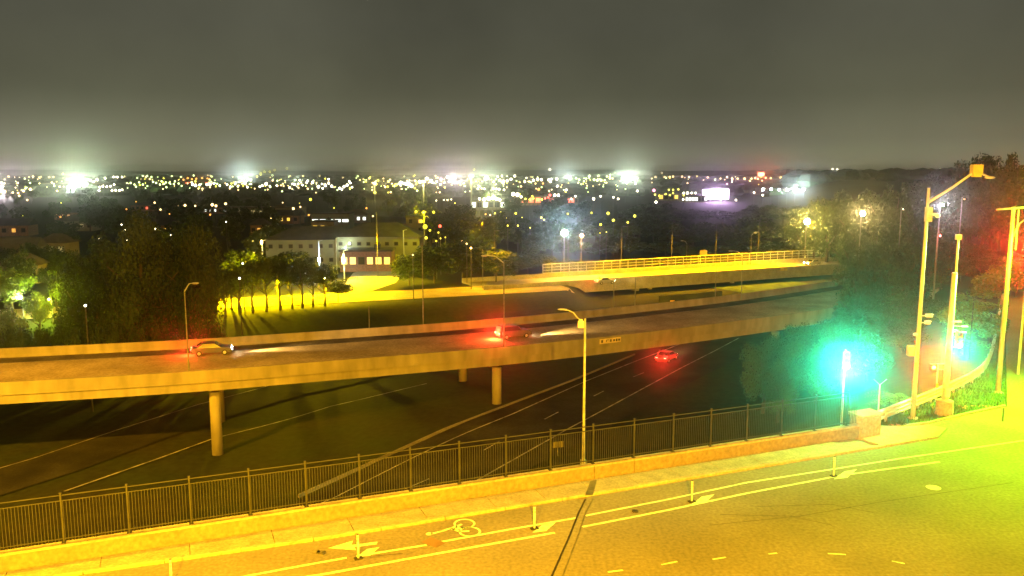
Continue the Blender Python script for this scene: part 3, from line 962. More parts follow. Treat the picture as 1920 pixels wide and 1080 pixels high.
# ferny plants by the pier: fronds with paired leaflets
def frond_plant(loc, n, L, label, seed, lift=.9):
    rg = random.Random(seed)
    m = MB()
    for i in range(n):
        a = rg.uniform(0, 6.28)
        z0 = rg.uniform(.3, 1) * lift
        base = Vector((0, 0, z0)); pts = [base]
        for k in range(1, 9):
            t = k / 8
            pts.append(base + Vector((math.cos(a) * L * t, math.sin(a) * L * t, L * (.45 * t - .55 * t * t))))
        m.path(pts, .012, 4)
        for k in range(1, 9):
            for sd in (-1, 1):
                p = pts[k]; out = Vector((-math.sin(a) * sd, math.cos(a) * sd, -.25)); f_ = Vector((math.cos(a), math.sin(a), 0))
                l_ = L * .26 * (1.1 - abs(k / 8 - .5))
                m.add([p, p + out * l_ * .5 + f_ * .06, p + out * l_, p + out * l_ * .5 - f_ * .05], [(0, 1, 2, 3)])
    t = thing('sumac_plant', label, 'plant', loc)
    m.build('fronds', M_leaf[2], t)
    m = MB(); m.tube((0, 0, -.2), (0, 0, lift), .05, .03, 6); m.build('stem', M_bark, t)
    return t
frond_plant(D(1665, 790, 53.5) + Vector((0, 0, -1.5)), 26, 1.5, 'feathery sumac plant lit teal right of the large green signal', 3, 3.6)
frond_plant(D(1690, 770, 55.5) + Vector((0, 0, -1.5)), 18, 1.3, 'smaller feathery plant behind the guardrail', 4, 2.6)
frond_plant(D(1818, 660, 70) + Vector((0, 0, -1.5)), 30, 2.4, 'large feathery plant by the second green signal', 5, 6.2)

# rough grass along the guardrail and kerb
lawnp = [P(1690, 799, .03), P(1740, 794, .03), P(1810, 777, .03), P(1886, 761, .03), P(1884, 640, .03), P(1887, 560, .03), P(1872, 560, .03), P(1858, 660, .03), P(1838, 702, .03), P(1778, 738, .03), P(1705, 768, .03), P(1630, 797, .03)]
mb = MB(); mb.add(lawnp, [tuple(range(len(lawnp)))])
vg = mb.build('grass_verge', M_lawn); tag(vg, kind='structure')
def inpoly(x, y, poly):
    c = False
    for i in range(len(poly)):
        a, b = poly[i], poly[i - 1]
        if (a.y > y) != (b.y > y) and x < (b.x - a.x) * (y - a.y) / (b.y - a.y) + a.x: c = not c
    return c
mb = MB()
xs_ = [p.x for p in lawnp]; ys_ = [p.y for p in lawnp]
k = 0
while k < 9000:
    x, y = rnd.uniform(min(xs_), 60), rnd.uniform(min(ys_), 92)
    if not inpoly(x, y, lawnp): continue
    k += 1
    a = rnd.uniform(0, 6.28); hh = rnd.uniform(.08, .34); w_ = .018 + .01 * rnd.random()
    dx, dy = math.cos(a) * w_, math.sin(a) * w_; bx, by = rnd.uniform(-.1, .1), rnd.uniform(-.1, .1)
    mb.add([(x - dx, y - dy, .0), (x + dx, y + dy, .0), (x + bx, y + by, hh)], [(0, 1, 2)])
tag(mb.build('grass', M_blade), 'rough green grass between the guardrail and the kerb', 'grass', kind='stuff')
# kerb of the grass strip
m = MB(); m.sweep([P(1700, 800, 0), P(1740, 796, 0), P(1810, 779, 0), P(1886, 763, 0)], [(0, -.02), (0, .13), (.15, .14), (.15, -.02)])
tag(m.build('corner_kerb', M_conc), kind='structure')
# rubble by the kerb
m = MB()
for (cx, cy), n_ in (((1690, 800), 26), ((1825, 765), 12)):
    for i in range(n_):
        p = P(cx + rnd.uniform(-30, 34), cy + rnd.uniform(-5, 1), .05)
        m.ball(p, rnd.uniform(.06, .16), sc=(1, .8, .5), nu=6, nv=4)
tag(m.build('leaf_litter', mat('dry_leaves', (.30, .17, .08), .9, scale=6, var=.4)), 'brown leaf litter and stones at the grass corner', 'leaf litter', kind='stuff')

# ---- guardrail
rail = thing('guardrail', 'galvanised steel guardrail curving away from the concrete pier', 'guardrail')
rp_ = [P(1622, 800, .3), P(1710, 765, .3), P(1780, 735, .3), P(1838, 702, .3), P(1860, 662, .3), P(1872, 600, .3), P(1880, 560, .3)]
RP = resample([(p.x, p.y) for p in rp_], 1.0, 0)
prof = [(-.05, .30), (.07, .37), (.07, .44), (-.05, .51), (-.05, .55), (.07, .62), (.07, .69), (-.05, .76), (-.05, .80), (.07, .87), (.07, .94), (-.05, 1.0)]
m = MB(); m.sweep(RP, [(-a, z) for a, z in prof] + [(-a + .012, z) for a, z in prof[::-1]], closed=True); m.build('beam', M_galv, rail)
for i in range(1, len(RP) - 1, 2):
    p = RP[i]; t = RP[i + 1] - RP[i]
    m = MB(); m.box((p.x - .0, p.y + .14, .43), (.12, .14, .96), math.atan2(t.y, t.x)); m.build('rail_post', M_galv, rail)

# ================================================================== POLES AND SIGNALS AT RIGHT
def at_h(px, py, Y): return D(px, py, Y)
# tall white camera pole
b = Vector((26.1, 52.3, 0)); 
tp_ = D(1741, 352, 52.3); tp_ = Vector((b.x + .0, b.y, tp_.z))
pole = thing('camera_pole', 'tall white steel pole carrying cameras and a raised arm with a box', 'pole', b)
m = MB(); m.tube((0, 0, -.3), (0, 0, tp_.z), .165, .085, 14); m.tube((0, 0, 0), (0, 0, .12), .32, .32, 12); m.build('mast', M_pole, pole, True)
def L(px, py, dy=0.0):                    # a point on this pole's own plane, in its own frame
    return D(px, py, 52.3 + dy) - b
am = [L(1744, 380), L(1785, 352), L(1826, 323)]
am[0].x = 0.0
m = MB(); m.path(am, [.09, .08, .07], 8); m.build('arm', M_pole, pole)
m = MB(); m.box(L(1831, 318), (.62, .40, .62)); m.box(L(1831, 326) + Vector((0, 0, -.12)), (.45, .34, .14)); m.build('equipment_box', M_yell, pole)
m = MB(); m.path([L(1836, 324), L(1850, 330), L(1860, 334)], [.05, .06, .05], 8); m.ball(L(1856, 333), .22, sc=(1.6, .8, .4)); m.build('antenna_head', M_galv, pole)
m = MB(); m.box(L(1741, 402), (.34, .34, .9)); m.build('junction_box', M_pole, pole)
m = MB(); m.box(L(1750, 402) + Vector((0, -.05, 0)), (.55, .24, .16)); m.ball(L(1758, 404), .16); m.build('dome_camera', M_whitep, pole)
for (px, py, w_) in ((1742, 592, .42), (1739, 605, .32)):
    c = L(px, py)
    m = MB(); m.tube((0, 0, c.z), (c.x - .1, c.y, c.z), .035, .035, 6); m.box(c, (w_, .17, .17), 0); m.box(c + Vector((.02, 0, .10)), (w_ + .06, .21, .03)); m.build('camera_housing', M_whitep, pole)
c = L(1717, 627)
m = MB(); m.ball(c, .16, sc=(1.1, .9, .7)); m.tube((0, 0, c.z), c, .03, .03, 6); m.build('dome_camera', M_whitep, pole)
c = L(1708, 658)
m = MB(); m.box(c, (.42, .36, .62)); m.box(c + Vector((0, 0, .36)), (.5, .1, .05)); m.build('control_box', M_yell, pole)

def signal_head(parent, c, lit=2, mats=None, face=-1):
    """three lens head facing -Y; lit 0 top .. 2 bottom"""
    m = MB(); m.box(c, (.36, .22, 1.06)); hd_ = m.build('signal_head', M_yell, parent)
    for k in range(3):
        z = c.z + .35 - .35 * k
        m = MB(); m.tube((c.x, c.y - .11, z), (c.x, c.y - .125, z), .15, .15, 16)
        m.build('lens', mats if k == lit else E_off, hd_)
        m = MB()
        vs, fs = [], []
        for j in range(11):
            t = math.radians(-20 + 220 * j / 10)
            for yy in (-.11, -.34):
                vs.append((c.x + .165 * math.cos(t), c.y + yy, z + .165 * math.sin(t)))
        m.add(vs, [(2 * j, 2 * j + 2, 2 * j + 3, 2 * j + 1) for j in range(10)])
        m.build('visor', M_dark, hd_)
    return hd_
# large green signal on a thin post by the end pier
gp = D(1586, 686, 49.6)
sig1 = thing('traffic_signal', 'traffic signal glowing bright green on a thin post behind the fence end', 'traffic signal', (gp.x, gp.y, 0))
signal_head(sig1, Vector((0, 0, gp.z + .35)), 2, E_signal)
m = MB(); m.tube((0, .18, -1.2), (0, .18, gp.z + 1.0), .06, .05, 10); m.box((0, .1, gp.z + .9), (.1, .2, .06)); m.build('post', M_galv, sig1, True)
to_cam = Vector((0, 0, 16)) - Vector((gp.x, gp.y, gp.z))
lamp('SPOT', (0, -.46, gp.z), (.03, 1.0, .45), 1.0, sig1, .15, to_cam, 24, 1.0).data.energy = 170000
# round concrete footing with thick pole, second green signal and orange hand signal
b2 = Vector((28.6, 53.2, 0))
foot = thing('signal_pole', 'thick pole on a round concrete footing carrying green and orange signals', 'signal pole', b2)
def L2(px, py, dy=0.0): return D(px, py, 53.2 + dy) - b2
m = MB(); m.tube((0, 0, -.1), (0, 0, .98), .58, .52, 28); m.build('footing', M_conc, foot)
top2 = L2(1785, 514)
m = MB(); m.tube((0, 0, .98), (0, 0, top2.z), .21, .165, 14); m.tube((0, 0, .98), (0, 0, 1.05), .34, .34, 12); m.tube((0, 0, top2.z), (0, 0, top2.z + .1), .19, .15, 12); m.build('mast', M_pole, foot, True)
m = MB(); m.box((.0, -.26, 1.55), (.26, .14, .55)); m.build('hand_hole_cover', M_whitep, foot)
l0, l1 = L2(1793, 522, .3), L2(1797, 446, .3)
m = MB(); m.tube((l0.x - .05, .3, l0.z - .4), (l1.x - .0, .3, l1.z), .075, .06, 10); m.build('upper_pole', M_whitep, foot, True)
m = MB(); m.box(l1 + Vector((0, 0, .05)), (.30, .28, .34)); m.build('sensor_box', M_whitep, foot)
c2 = L2(1797, 647, -.3)
signal_head(foot, Vector((c2.x + .05, -.2, c2.z + .35)), 2, E_signal)
m = MB(); 
for z in (.95, -.2): m.tube((0, 0, c2.z + z), (c2.x, -.1, c2.z + z), .03, .03, 6)
m.build('bracket', M_galv, foot)
for (px, py, w_) in ((1793, 603, .62), (1809, 612, .36), (1807, 623, .30)):
    c = L2(px, py, -.25)
    m = MB(); m.box((c.x, -.25, c.z), (w_, .16, .08)); m.tube((0, 0, c.z), (c.x, -.25, c.z), .02, .02, 5); m.build('detector', M_whitep, foot)
cw = L2(1751, 689, -.2)
m = MB(); m.box((cw.x, -.1, cw.z), (.42, .2, .44)); hd2 = m.build('hand_signal', M_dark, foot)
m = MB(); m.tube((cw.x, -.2, cw.z), (cw.x, -.215, cw.z), .13, .13, 14); m.build('lens', E_walk, hd2)
m = MB(); m.tube((0, 0, cw.z + .18), (cw.x, 0, cw.z + .18), .03, .03, 6); m.tube((0, 0, cw.z - .18), (cw.x, 0, cw.z - .18), .03, .03, 6); m.build('bracket', M_galv, foot)
lamp('SPOT', (c2.x + .05, -.66, c2.z), (.006, 1.0, .40), 36000, foot, .10, Vector((0, 0, 16)) - (b2 + c2), 24, 1.0)
lamp('SPOT', (cw.x, -.32, cw.z), (1.0, .05, .0), 60000, foot, .12, Vector((0, 0, 16)) - (b2 + cw), 24, 1.0)
# thin push button post by the footing
p = P(1763, 745, .5)
t = thing('push_button_post', 'short thin post beside the round concrete footing', 'post', (p.x, p.y + .6, 0))
MB().tube((0, 0, -.2), (0, 0, 2.6), .05, .05, 8).build('post', M_galv, t); MB().box((0, -.08, 1.2), (.14, .1, .3)).build('button_box', M_yell, t)
# street lamp pole near right edge with arms leading out of the picture
b3 = Vector((35.3, 58.6, 0))
rpole = thing('street_lamp_pole', 'slender lamp pole at the right edge with arms toward a lit lamp', 'street lamp', b3)
def L3(px, py, dy=0.0): return D(px, py, 58.6 + dy) - b3
t3 = L3(1897, 388)
m = MB(); m.tube((0, 0, -.2), (0, 0, t3.z), .19, .12, 12); m.box((0, 0, .06), (.5, .5, .14)); m.build('mast', M_pole, rpole, True)
a0, a1 = L3(1868, 393), L3(2010, 380)
m = MB(); m.path([Vector((a0.x, 0, a0.z)), Vector((a1.x * .45, 0, a0.z + .22)), Vector((a1.x, 0, a1.z + .15))], [.06, .08, .06], 8); m.build('cross_arm', M_pole, rpole, True)
m = MB(); m.path([Vector((.0, 0, t3.z - 2.4)), Vector((.5, 0, t3.z - 1.2)), Vector((1.6, -.2, t3.z - .2)), Vector((3.2, -.6, t3.z + .7))], .05, 7); m.build('lamp_arm', M_pole, rpole, True)
m = MB(); m.tube((.45, .1, t3.z - .2), (.45, .1, t3.z - 3.0), .05, .05, 8); m.build('conduit', M_pole, rpole)
lampP = Vector((2.2, -2.2, t3.z + .9))
m = MB(); m.ball((lampP.x, lampP.y, lampP.z + .12), .42, sc=(1.3, .8, .4)); m.build('lamp_head', M_galv, rpole, True)
m = MB(); m.ball((lampP.x, lampP.y, lampP.z - .0), .26, sc=(1, .8, .5)); m.build('lamp_lens', E_lampO, rpole, True)
lamp('SPOT', (lampP.x, lampP.y, lampP.z - .35), LIME, P_STREET_R, rpole, .3, (-.20, -.30, -1), 132, .9)
lamp('POINT', (lampP.x, lampP.y, lampP.z - .35), LIME, 4000, rpole, .3)
lamp('SPOT', (lampP.x, lampP.y, lampP.z - .35), (.7, 1.0, .25), 60000, rpole, .3, (-1, -.12, -.45), 60, .5)
lamp('SPOT', (lampP.x - 1.2, lampP.y - .2, lampP.z - .1), (1.0, .62, .05), 6000, rpole, .2, Vector((0, 0, 16)) - (b3 + lampP), 40, 1.0)
# red signal just beyond the right edge
sigr = D(1932, 470, 64)
sig3 = thing('traffic_signal', 'red traffic signal at the right edge of the picture', 'traffic signal', (sigr.x, sigr.y, 0))
signal_head(sig3, Vector((0, 0, sigr.z - .35)), 0, E_sigred)
m = MB(); m.tube((0, .2, -.2), (0, .2, sigr.z + .6), .1, .08, 10); m.build('post', M_galv, sig3)
lamp('SPOT', (0, -.5, sigr.z), (1.0, .03, .01), 90000, sig3, .15, Vector((0, 0, 16)) - sigr, 30, 1.0)
lamp('POINT', (-.5, -.6, sigr.z), (1.0, .05, .02), 900, sig3, .15)
# lamp down the leading away street: orange
po = D(1960, 380, 96)
t = thing('street_lamp', 'sodium street lamp down the street at the right edge', 'street lamp', (po.x, po.y, h(po.x, po.y)))
m = MB(); m.tube((0, 0, -.2), (0, 0, po.z + .3), .12, .08, 10); m.tube((0, 0, po.z + .3), (-1.6, 0, po.z + .2), .05, .05, 6); m.build('mast', M_pole, t)
m = MB(); m.ball((-1.8, 0, po.z + .1), .3, sc=(1.4, .8, .4)); m.build('lamp_head', E_lampO, t)
lamp('POINT', (-1.8, 0, po.z - .4), (1.0, .40, .03), 12000, t, .3)
# lamp pole behind the fence in the middle
pb = D(1098, 606, 43.0)
mid = thing('bridge_lamp', 'slim lamp pole rising behind the fence with a curved arm and white lamp', 'street lamp', (pb.x, pb.y + .3, 0))
m = MB(); m.tube((0, 0, -1.0), (0, 0, pb.z + .2), .085, .055, 12); m.box((0, 0, .2), (.3, .3, .5)); m.build('mast', M_post2, mid, True)
bb = Vector((pb.x, pb.y + .3, 0))
pts = [D(px, py, 43.3) - bb for px, py in ((1098, 606), (1090, 602), (1082, 595), (1075, 586), (1066, 582), (1051, 580))]
m = MB(); m.path(pts, .03, 6); m.ball(pts[-1] + Vector((.1, 0, 0)), .12, sc=(2.2, 1, .4)); m.build('curved_arm', M_galv, mid)
m = MB(); c = D(1089, 608, 43.1) - bb; m.box(c, (.30, .2, .34)); m.box(c + Vector((0, 0, .22)), (.18, .14, .1)); m.build('lamp_box', M_whitep, mid)
# sign behind the fence on the lower ground
gs = G(1046, 856)
t = thing('road_sign', 'small pale rectangular sign seen through the fence below the bridge', 'sign', gs, .3)
MB().tube((0, 0, -.2), (0, 0, 1.4), .05, .05, 6).build('post', M_galv, t); MB().box((0, -.06, 1.2), (1.1, .04, .62)).build('sign_panel', M_wallt, t)
# chain link fence post with forked top
fp = D(1647, 765, 51.5)
t = thing('fence_post', 'forked top steel fence post behind the concrete end pier', 'fence post', (fp.x, fp.y, 0))
MB().tube((0, 0, -1.5), (0, 0, 2.5), .045, .045, 8).build('post', M_galv, t)
m = MB()
for sd in (-1, 1): m.tube((0, 0, 2.48), (sd * .42, 0, 2.85), .025, .025, 6)
m.build('forked_arm', M_galv, t)
# far right posts
p = G(1905, 770) if False else P(1880, 790, .0)
t = thing('kerb_stake', 'short dark stake standing near the right end of the kerb', 'stake', p)
MB().tube((0, 0, 0), (0, 0, .9), .05, .04, 7).build('post', M_dark, t)

# ================================================================== thin light poles along the highways
def thin_pole(px, ybase, ytop, Y, label, arm=None, lit=None, r=.12, base=None):
    a, tz = D(px[0], ybase, Y), D(px[1], ytop, Y)
    t = thing('light_pole', label, 'light pole', (a.x, Y, a.z if base is None else base))
    H = tz.z - t.location.z
    m = MB(); m.tube((0, 0, -.3), (0, 0, H), r * .8, r * .5, 8); m.build('mast', M_post, t)
    if arm:
        m = MB(); m.path([Vector((0, 0, H - .2)), Vector((arm * .5, 0, H + .6)), Vector((arm, 0, H + .7))], .06, 6)
        m.ball((arm * 1.15, 0, H + .66), .28, sc=(1.5, .7, .4)); m.build('arm', M_galv, t)
    return t, H
thin_pole((354, 346), 690, 543, 84.6, 'thin pale light pole on the near barrier at the left taillight car', 1.0, base=ZD)
thin_pole((945, 943), 678, 490, 97.4, 'thin light pole with a forked top beside the bright red taillight', -2.0, base=ZD)
t, H = thin_pole((794, 793), 632, 455, 113, 'tall thin pole between the plaza and the viaduct', None)
thin_pole((693, 692), 640, 575, 112, 'short thin pole on the far barrier below the plaza', None)
thin_pole((1150, 1150), 602, 530, 130, 'thin pole between the viaduct and the overpass, left of a pair', None)
t, H = thin_pole((1190, 1190), 598, 520, 131, 'thin pole between the viaduct and the overpass, right of a pair', None)
lamp('SPOT', (-.2, 1, H + .1), (1.0, .58, .0), 34000, t, .3, (-.4, 1, -.30), 130, .9)  # light added to an unlit pole, to brighten the overpass face
thin_pole((1340, 1342), 590, 500, 140, 'thin pole in front of the lit overpass, left of the tallest', None)
t, H = thin_pole((1388, 1390), 602, 478, 138, 'tallest thin pole in front of the lit overpass', -1.8)
lamp('SPOT', (-2.2, 1, H + .2), (1.0, .66, .0), 70000, t, .3, (0, 1, -.35), 120, .8)  # added light, the pole itself is unlit; it brightens the overpass fascia
thin_pole((1287, 1288), 492, 456, 226, 'small lamp post behind the overpass screen', -1.2)
t, H = thin_pole((1407, 1411), 496, 440, 213, 'white lit lamp post standing on the overpass', 1.2)
m = MB(); m.ball((1.0, 0, H + .5), .35, sc=(1.2, .8, .8)); m.build('lamp_head', M_whitep, t)
for o in t.children: pass

def street_light(px, py, Y, col, e, power, label, size=.4, name='street_lamp', group=None, r=.12, glare=0):
    p = D(px, py, Y)
    g = h(p.x, p.y)
    t = thing(name, label, 'street lamp', (p.x, p.y, g), 0, group)
    H = p.z - g
    m = MB(); m.tube((0, 0, -.3), (0, 0, H + .3), r, r * .7, 8); m.tube((0, 0, H + .3), (.0, -.6, H + .35), .05, .05, 6); m.build('mast', M_post, t)
    m = MB(); m.ball((0, -.7, H), size); m.build('lamp_globe', e, t)
    if power and glare:
        lamp('SPOT', (0, -1.0 - size, H - .1), col, power, t, size * .5, Vector((0, 0, 16)) - p, 24, 1.0)
        lamp('POINT', (0, -1.0 - size, H - .1), col, power * glare, t, size * .5)
    elif power: lamp('POINT', (0, -1.0 - size, H - .1), col, power, t, size * .5)
    return t
E_sun = emit('lamp_sodium_hot', (1.0, .90, .55), 90)
street_light(1512, 415, 226, (1.0, .78, .10), E_sun, 50000, 'bright yellow star like lamp above the lit overpass', .8, glare=.03)
street_light(1615, 400, 168, (1.0, .72, .22), E_sun, 24000, 'second bright lamp on the hill right of the star like one', .5, glare=.03)
street_light(1058, 436, 203, (.62, .86, 1.0), emit('lamp_blue_white', (.7, .9, 1.0), 90), 60000, 'blue white glaring lamp among the dark trees in the middle', .8, glare=.02)
street_light(1090, 441, 204, (1.0, .40, .05), E_amber, 9000, 'small orange lamp just right of the blue white lamp', .5)
street_light(1763, 384, 132, (.95, .9, 1.0), E_sun, 14000, 'white starry lamp right of the camera pole top', .2, glare=.1)
street_light(1758, 441, 118, (1.0, .08, .06), E_red, 700, 'small red signal lamp on the wooded hill', .15)
street_light(1804, 373, 140, (1, .7, .2), E_warm, 0, 'tiny yellow lamp on the wooded hill', .13)
street_light(1690, 392, 150, (1, .8, .6), E_white, 0, 'tiny white lamp left of the camera pole on the hill', .11)
# row of dark masts, added and spread out to light the overpass
for x, pw, lb in ((2, 17000, 'added dark lamp mast left of the overpass screen'), (20, 34000, 'added dark lamp mast behind the left end of the overpass screen'), (34, 44000, 'second added dark lamp mast from the left behind the overpass screen'), (48, 50000, 'third added dark lamp mast from the left behind the overpass screen'),
                  (61, 58000, 'fourth added dark lamp mast from the left behind the overpass screen'), (74, 64000, 'fifth added dark lamp mast from the left behind the overpass screen'), (88, 70000, 'added dark lamp mast behind the right end of the overpass screen')):
    p, l, an = over_at(x)
    q = p + l * (WO + 1.4)
    t = thing('added_overpass_lamp', lb, 'street lamp', (q.x, q.y, h(q.x, q.y)), an)
    H = ZO + 11.5 - h(q.x, q.y)
    m = MB(); m.tube((0, 0, -.3), (0, 0, H), .10, .06, 8); m.tube((0, 0, H), (0, -2.2, H + .2), .05, .05, 6); m.build('mast', M_dark, t)
    m = MB(); m.box((0, -2.4, H + .15), (.35, .8, .16)); m.build('lamp_head', M_dark, t)
    lamp('SPOT', (0, -2.6, H - .05), (1.0, .46, .0), pw * 1.9, t, .3, (0, -.35, -1), 140, .8)

# lamps lighting the frontage street and plaza
street_light(520, 520, 166, (1.0, .72, .0), E_lampO, 90000, 'sodium lamp hidden in the slim street trees', .2)
street_light(430, 525, 158, (1.0, .72, .0), E_lampO, 80000, 'sodium lamp hidden left of the slim street trees', .2)
street_light(610, 522, 170, (1.0, .66, .0), E_lampO, 70000, 'sodium lamp hidden in the trees left of the plaza', .2)
tt = street_light(706, 400, 196, (1.0, .66, .0), M_dark, 0, 'tall dark lamp mast at the back of the plaza', .25, r=.07)
lamp('SPOT', (0, -1.2, 13), (1.0, .62, .0), 120000, tt, .3, (0, -.5, -1), 110, .5)
street_light(795, 398, 214, (1.0, .85, .0), E_yellow, 9000, 'yellow lamp above the right end of the pale building', .3)
street_light(318, 566, 137, (1.0, .70, .05), E_lampO, 14000, 'lamp hidden under the big dark clump of trees', .18)
street_light(96, 560, 140, (.75, 1.0, .02), E_lampO, 10000, 'lime lamp among the lit trees at far left', .14)
street_light(42, 557, 138, (.95, 1.0, .5), E_cool, 4000, 'white lamp among the trees near the left edge', .34)
# pale lit poles around the building
E_pal = emit('lit_pole_face', (.85, .9, .35), .5)
for px, y0, y1, Y, lb, e in ((493, 494, 452, 205, 'yellow lit pole with a lamp left of the pale building', E_warm), (599, 494, 452, 200, 'pole with a blue white lamp low in front of the pale building', E_cool),
                          (631, 490, 447, 214, 'slim pole at the middle of the pale building', None), (645, 500, 470, 190, 'short pole with a tall pale lantern by the plaza', E_greenish), (757, 470, 432, 216, 'pole at the right part of the pale building', None)):
    p = D(px, y0, Y); q = D(px, y1, Y); g = h(p.x, p.y)
    t = thing('lamp_post', lb, 'lamp post', (p.x, p.y, g))
    m = MB(); m.tube((0, 0, -.2), (0, 0, q.z - g), .17, .13, 8); m.tube((0, 0, q.z - g), (.9, 0, q.z - g + .2), .05, .05, 5); m.build('mast', M_pole, t)
    if e is not None:
        zz = D(px, 487 if px == 599 else (485 if px == 645 else 454), Y).z - g
        m = MB(); m.ball((0, -.35, zz), .42, sc=(.8, .8, 1.5 if px != 645 else 3.0)); m.build('lantern', e, t)
        lamp('POINT', (0, -1.1, zz), {493: (1, .6, .1), 599: (.7, .85, 1.0), 645: (.8, 1, .4)}[px], {493: 2500, 599: 5000, 645: 2500}[px], t, .3)

# ================================================================== BUILDINGS
def building(loc, rz, w, d, hh, label, wall, roofm, roof='flat', rows=1, cols=6, lit=(), litm=None, winm=None, name='building', rh=2.5, ww=1.0, wh=1.3, cat='building', group=None):
    t = thing(name, label, cat, loc, rz, group)
    m = MB(); m.box((0, 0, hh / 2 - .6), (w, d, hh + 1.2)); m.build('wall', wall, t)
    m = MB()
    if roof == 'flat':
        m.box((0, 0, hh + .2), (w + .6, d + .6, .4)); m.box((w * .2, 0, hh + 1.0), (w * .12, d * .25, 1.2))
    else:
        W_, D_ = w / 2 + .6, d / 2 + .6
        k = min(W_, D_) * (.95 if roof == 'hip' else 0.0)
        m.add([(-W_, -D_, hh), (W_, -D_, hh), (W_, D_, hh), (-W_, D_, hh), (-W_ + k, 0, hh + rh), (W_ - k, 0, hh + rh)],
              [(0, 1, 5, 4), (1, 2, 5), (2, 3, 4, 5), (3, 0, 4), (3, 2, 1, 0)])
    m.build('roof', roofm, t)
    k = 0
    for r in range(rows):
        for c in range(cols):
            x = -w / 2 + w * (c + .5) / cols; z = hh * (r + .55) / rows
            on = (r, c) in lit
            m = MB(); m.box((x, -d / 2 - .04, z), (ww + .2, .08, wh + .2)); fo = m.build('window', M_roofl, t)
            m = MB(); m.box((x, -d / 2 - .09, z), (ww, .03, wh)); m.build('pane', (litm or E_winY) if on else M_glass, fo)
    return t
def on_ground(px, py, Y):
    p = D(px, py, Y); return Vector((p.x, p.y, h(p.x, p.y)))
# long pale two storey building
building(on_ground(600, 500, 226), .10, 26, 14, 7.4, 'long pale two storey building, its left wing behind the dark trees', M_wallw, M_roof, 'hip', 2, 10, (), rh=3.2, wh=.9, ww=.9)
ctr = building(on_ground(716, 500, 226), .02, 22, 14, 8.2, 'pale two storey building with a dark roof behind the yellow plaza', M_wallw, M_roof, 'hip', 2, 9, (), rh=3.4, wh=.8, ww=.9)
pav = building(on_ground(690, 500, 213), .02, 13, 7, 5.2, 'low brown entrance pavilion with yellow lit windows at the plaza', M_brick, M_roof, 'flat', 1, 6, {(0, 0), (0, 1), (0, 3), (0, 4), (0, 5)}, E_winY, ww=1.5, wh=1.8)
tq = street_light(905, 470, 179, (1, .6, 0), M_dark, 0, 'added dark lamp mast over the dim road left of the overpass', .2, r=.07)  # mast put in to light the dim frontage road
lamp('SPOT', (0, -1.2, 14), (1.0, .52, .0), 20000, tq, .3, (0, -.5, -1), 150, .6)
wl_l = thing('wall_floodlight', 'white floodlight glaring on the pale wall behind the plaza', 'floodlight', D(735, 470, 216.5))
MB().box((0, 0, 0), (.9, .3, .6)).build('housing', M_galv, wl_l); MB().box((0, -.17, 0), (.8, .04, .5)).build('lens', E_cool, wl_l)
lamp('POINT', (0, -.6, 0), (.85, 1.0, .9), 7000, wl_l, .3)
lamp('POINT', (-12, -.4, 1.5), (.85, 1.0, .8), 1200, wl_l, .3)
# buildings further back
building(on_ground(625, 424, 380), 0, 17, 12, 6.5, 'flat white lit building above the pale building', M_wallw, M_roof, 'flat', 1, 5, {(0, i) for i in range(5)}, E_winW, ww=2.6, wh=1.2)
building(on_ground(610, 438, 340), 0, 9, 9, 5, 'small building with a yellow lit front beside a glowing tree', M_wallt, M_roof, 'flat', 1, 3, {(0, 0), (0, 1)}, E_winY, ww=1.6, wh=1.6)
building(on_ground(790, 430, 300), 0, 10, 8, 9, 'tall narrow building lit yellow behind the roof end', M_wallt, M_roof, 'flat', 3, 3, {(2, 1), (1, 2)}, E_winO)
building(on_ground(500, 402, 500), 0, 44, 15, 6, 'long tan low building with dim yellow openings', M_wallt, M_roofl, 'flat', 1, 12, {(0, i) for i in (1, 2, 4, 5, 7, 9, 10)}, E_winDim, ww=2.6, wh=3)
building(on_ground(770, 425, 330), .1, 26, 12, 5, 'low brown building with a reddish lit roof edge', M_brick, M_roof, 'gable', 1, 6, {(0, 3)}, E_winO)
HOUSES = [(28, 444, 330, 14, 0, 'house with an orange lit front at the far left', 'O'), (150, 446, 360, 15, 1, 'low tan house with a lit wall above the dark clump', 'D'),
          (150, 434, 470, 20, 0, 'long low roof with an orange lit eave above the tan house', 'O'), (42, 492, 235, 10, 1, 'pale roofed house behind the left trees', 'D'),
          (48, 524, 190, 8, 1, 'small tan roofed house near the left edge', 'D'), (8, 510, 215, 9, 1, 'house cut by the left edge of the picture', 'O'),
          (112, 486, 250, 9, 1, 'small house with an olive lit roof beside the lime tree', 'D'), (290, 392, 600, 26, 0, 'long low shed with a small red lit end', 'R'),
          (345, 388, 640, 18, 0, 'shed with yellow lit doors beside the red lit one', 'Y'), (410, 390, 560, 16, 0, 'small bright house with two glaring white windows', 'W'),
          (490, 430, 330, 7, 0, 'narrow house with an orange lit gable', 'O'), (310, 440, 330, 12, 0, 'dark house with three small lit windows behind the big clump', 'Y'),
          (540, 420, 420, 14, 0, 'low house lit lime green at its left end', 'Y'), (670, 405, 430, 12, 1, 'house with a pale lit gable roof', 'W')]
LM = {'O': E_winO, 'D': E_winDim, 'R': E_signR, 'Y': E_winY, 'W': E_winW}
for i, (px, py, Y, w, rk, lb, lm) in enumerate(HOUSES):
    cols = max(3, int(w / 3))
    building(on_ground(px, py, Y), rnd.uniform(-.25, .25), w, w * .7, 4.2, lb, [M_brick, M_wallt][rk], [M_roof, M_roofl][rk], rnd.choice(('gable', 'hip')), 1, cols,
             {(0, c) for c in range(cols) if rnd.random() < .6}, LM[lm], name='house', cat='house', ww=1.4, wh=1.5, rh=2.6)
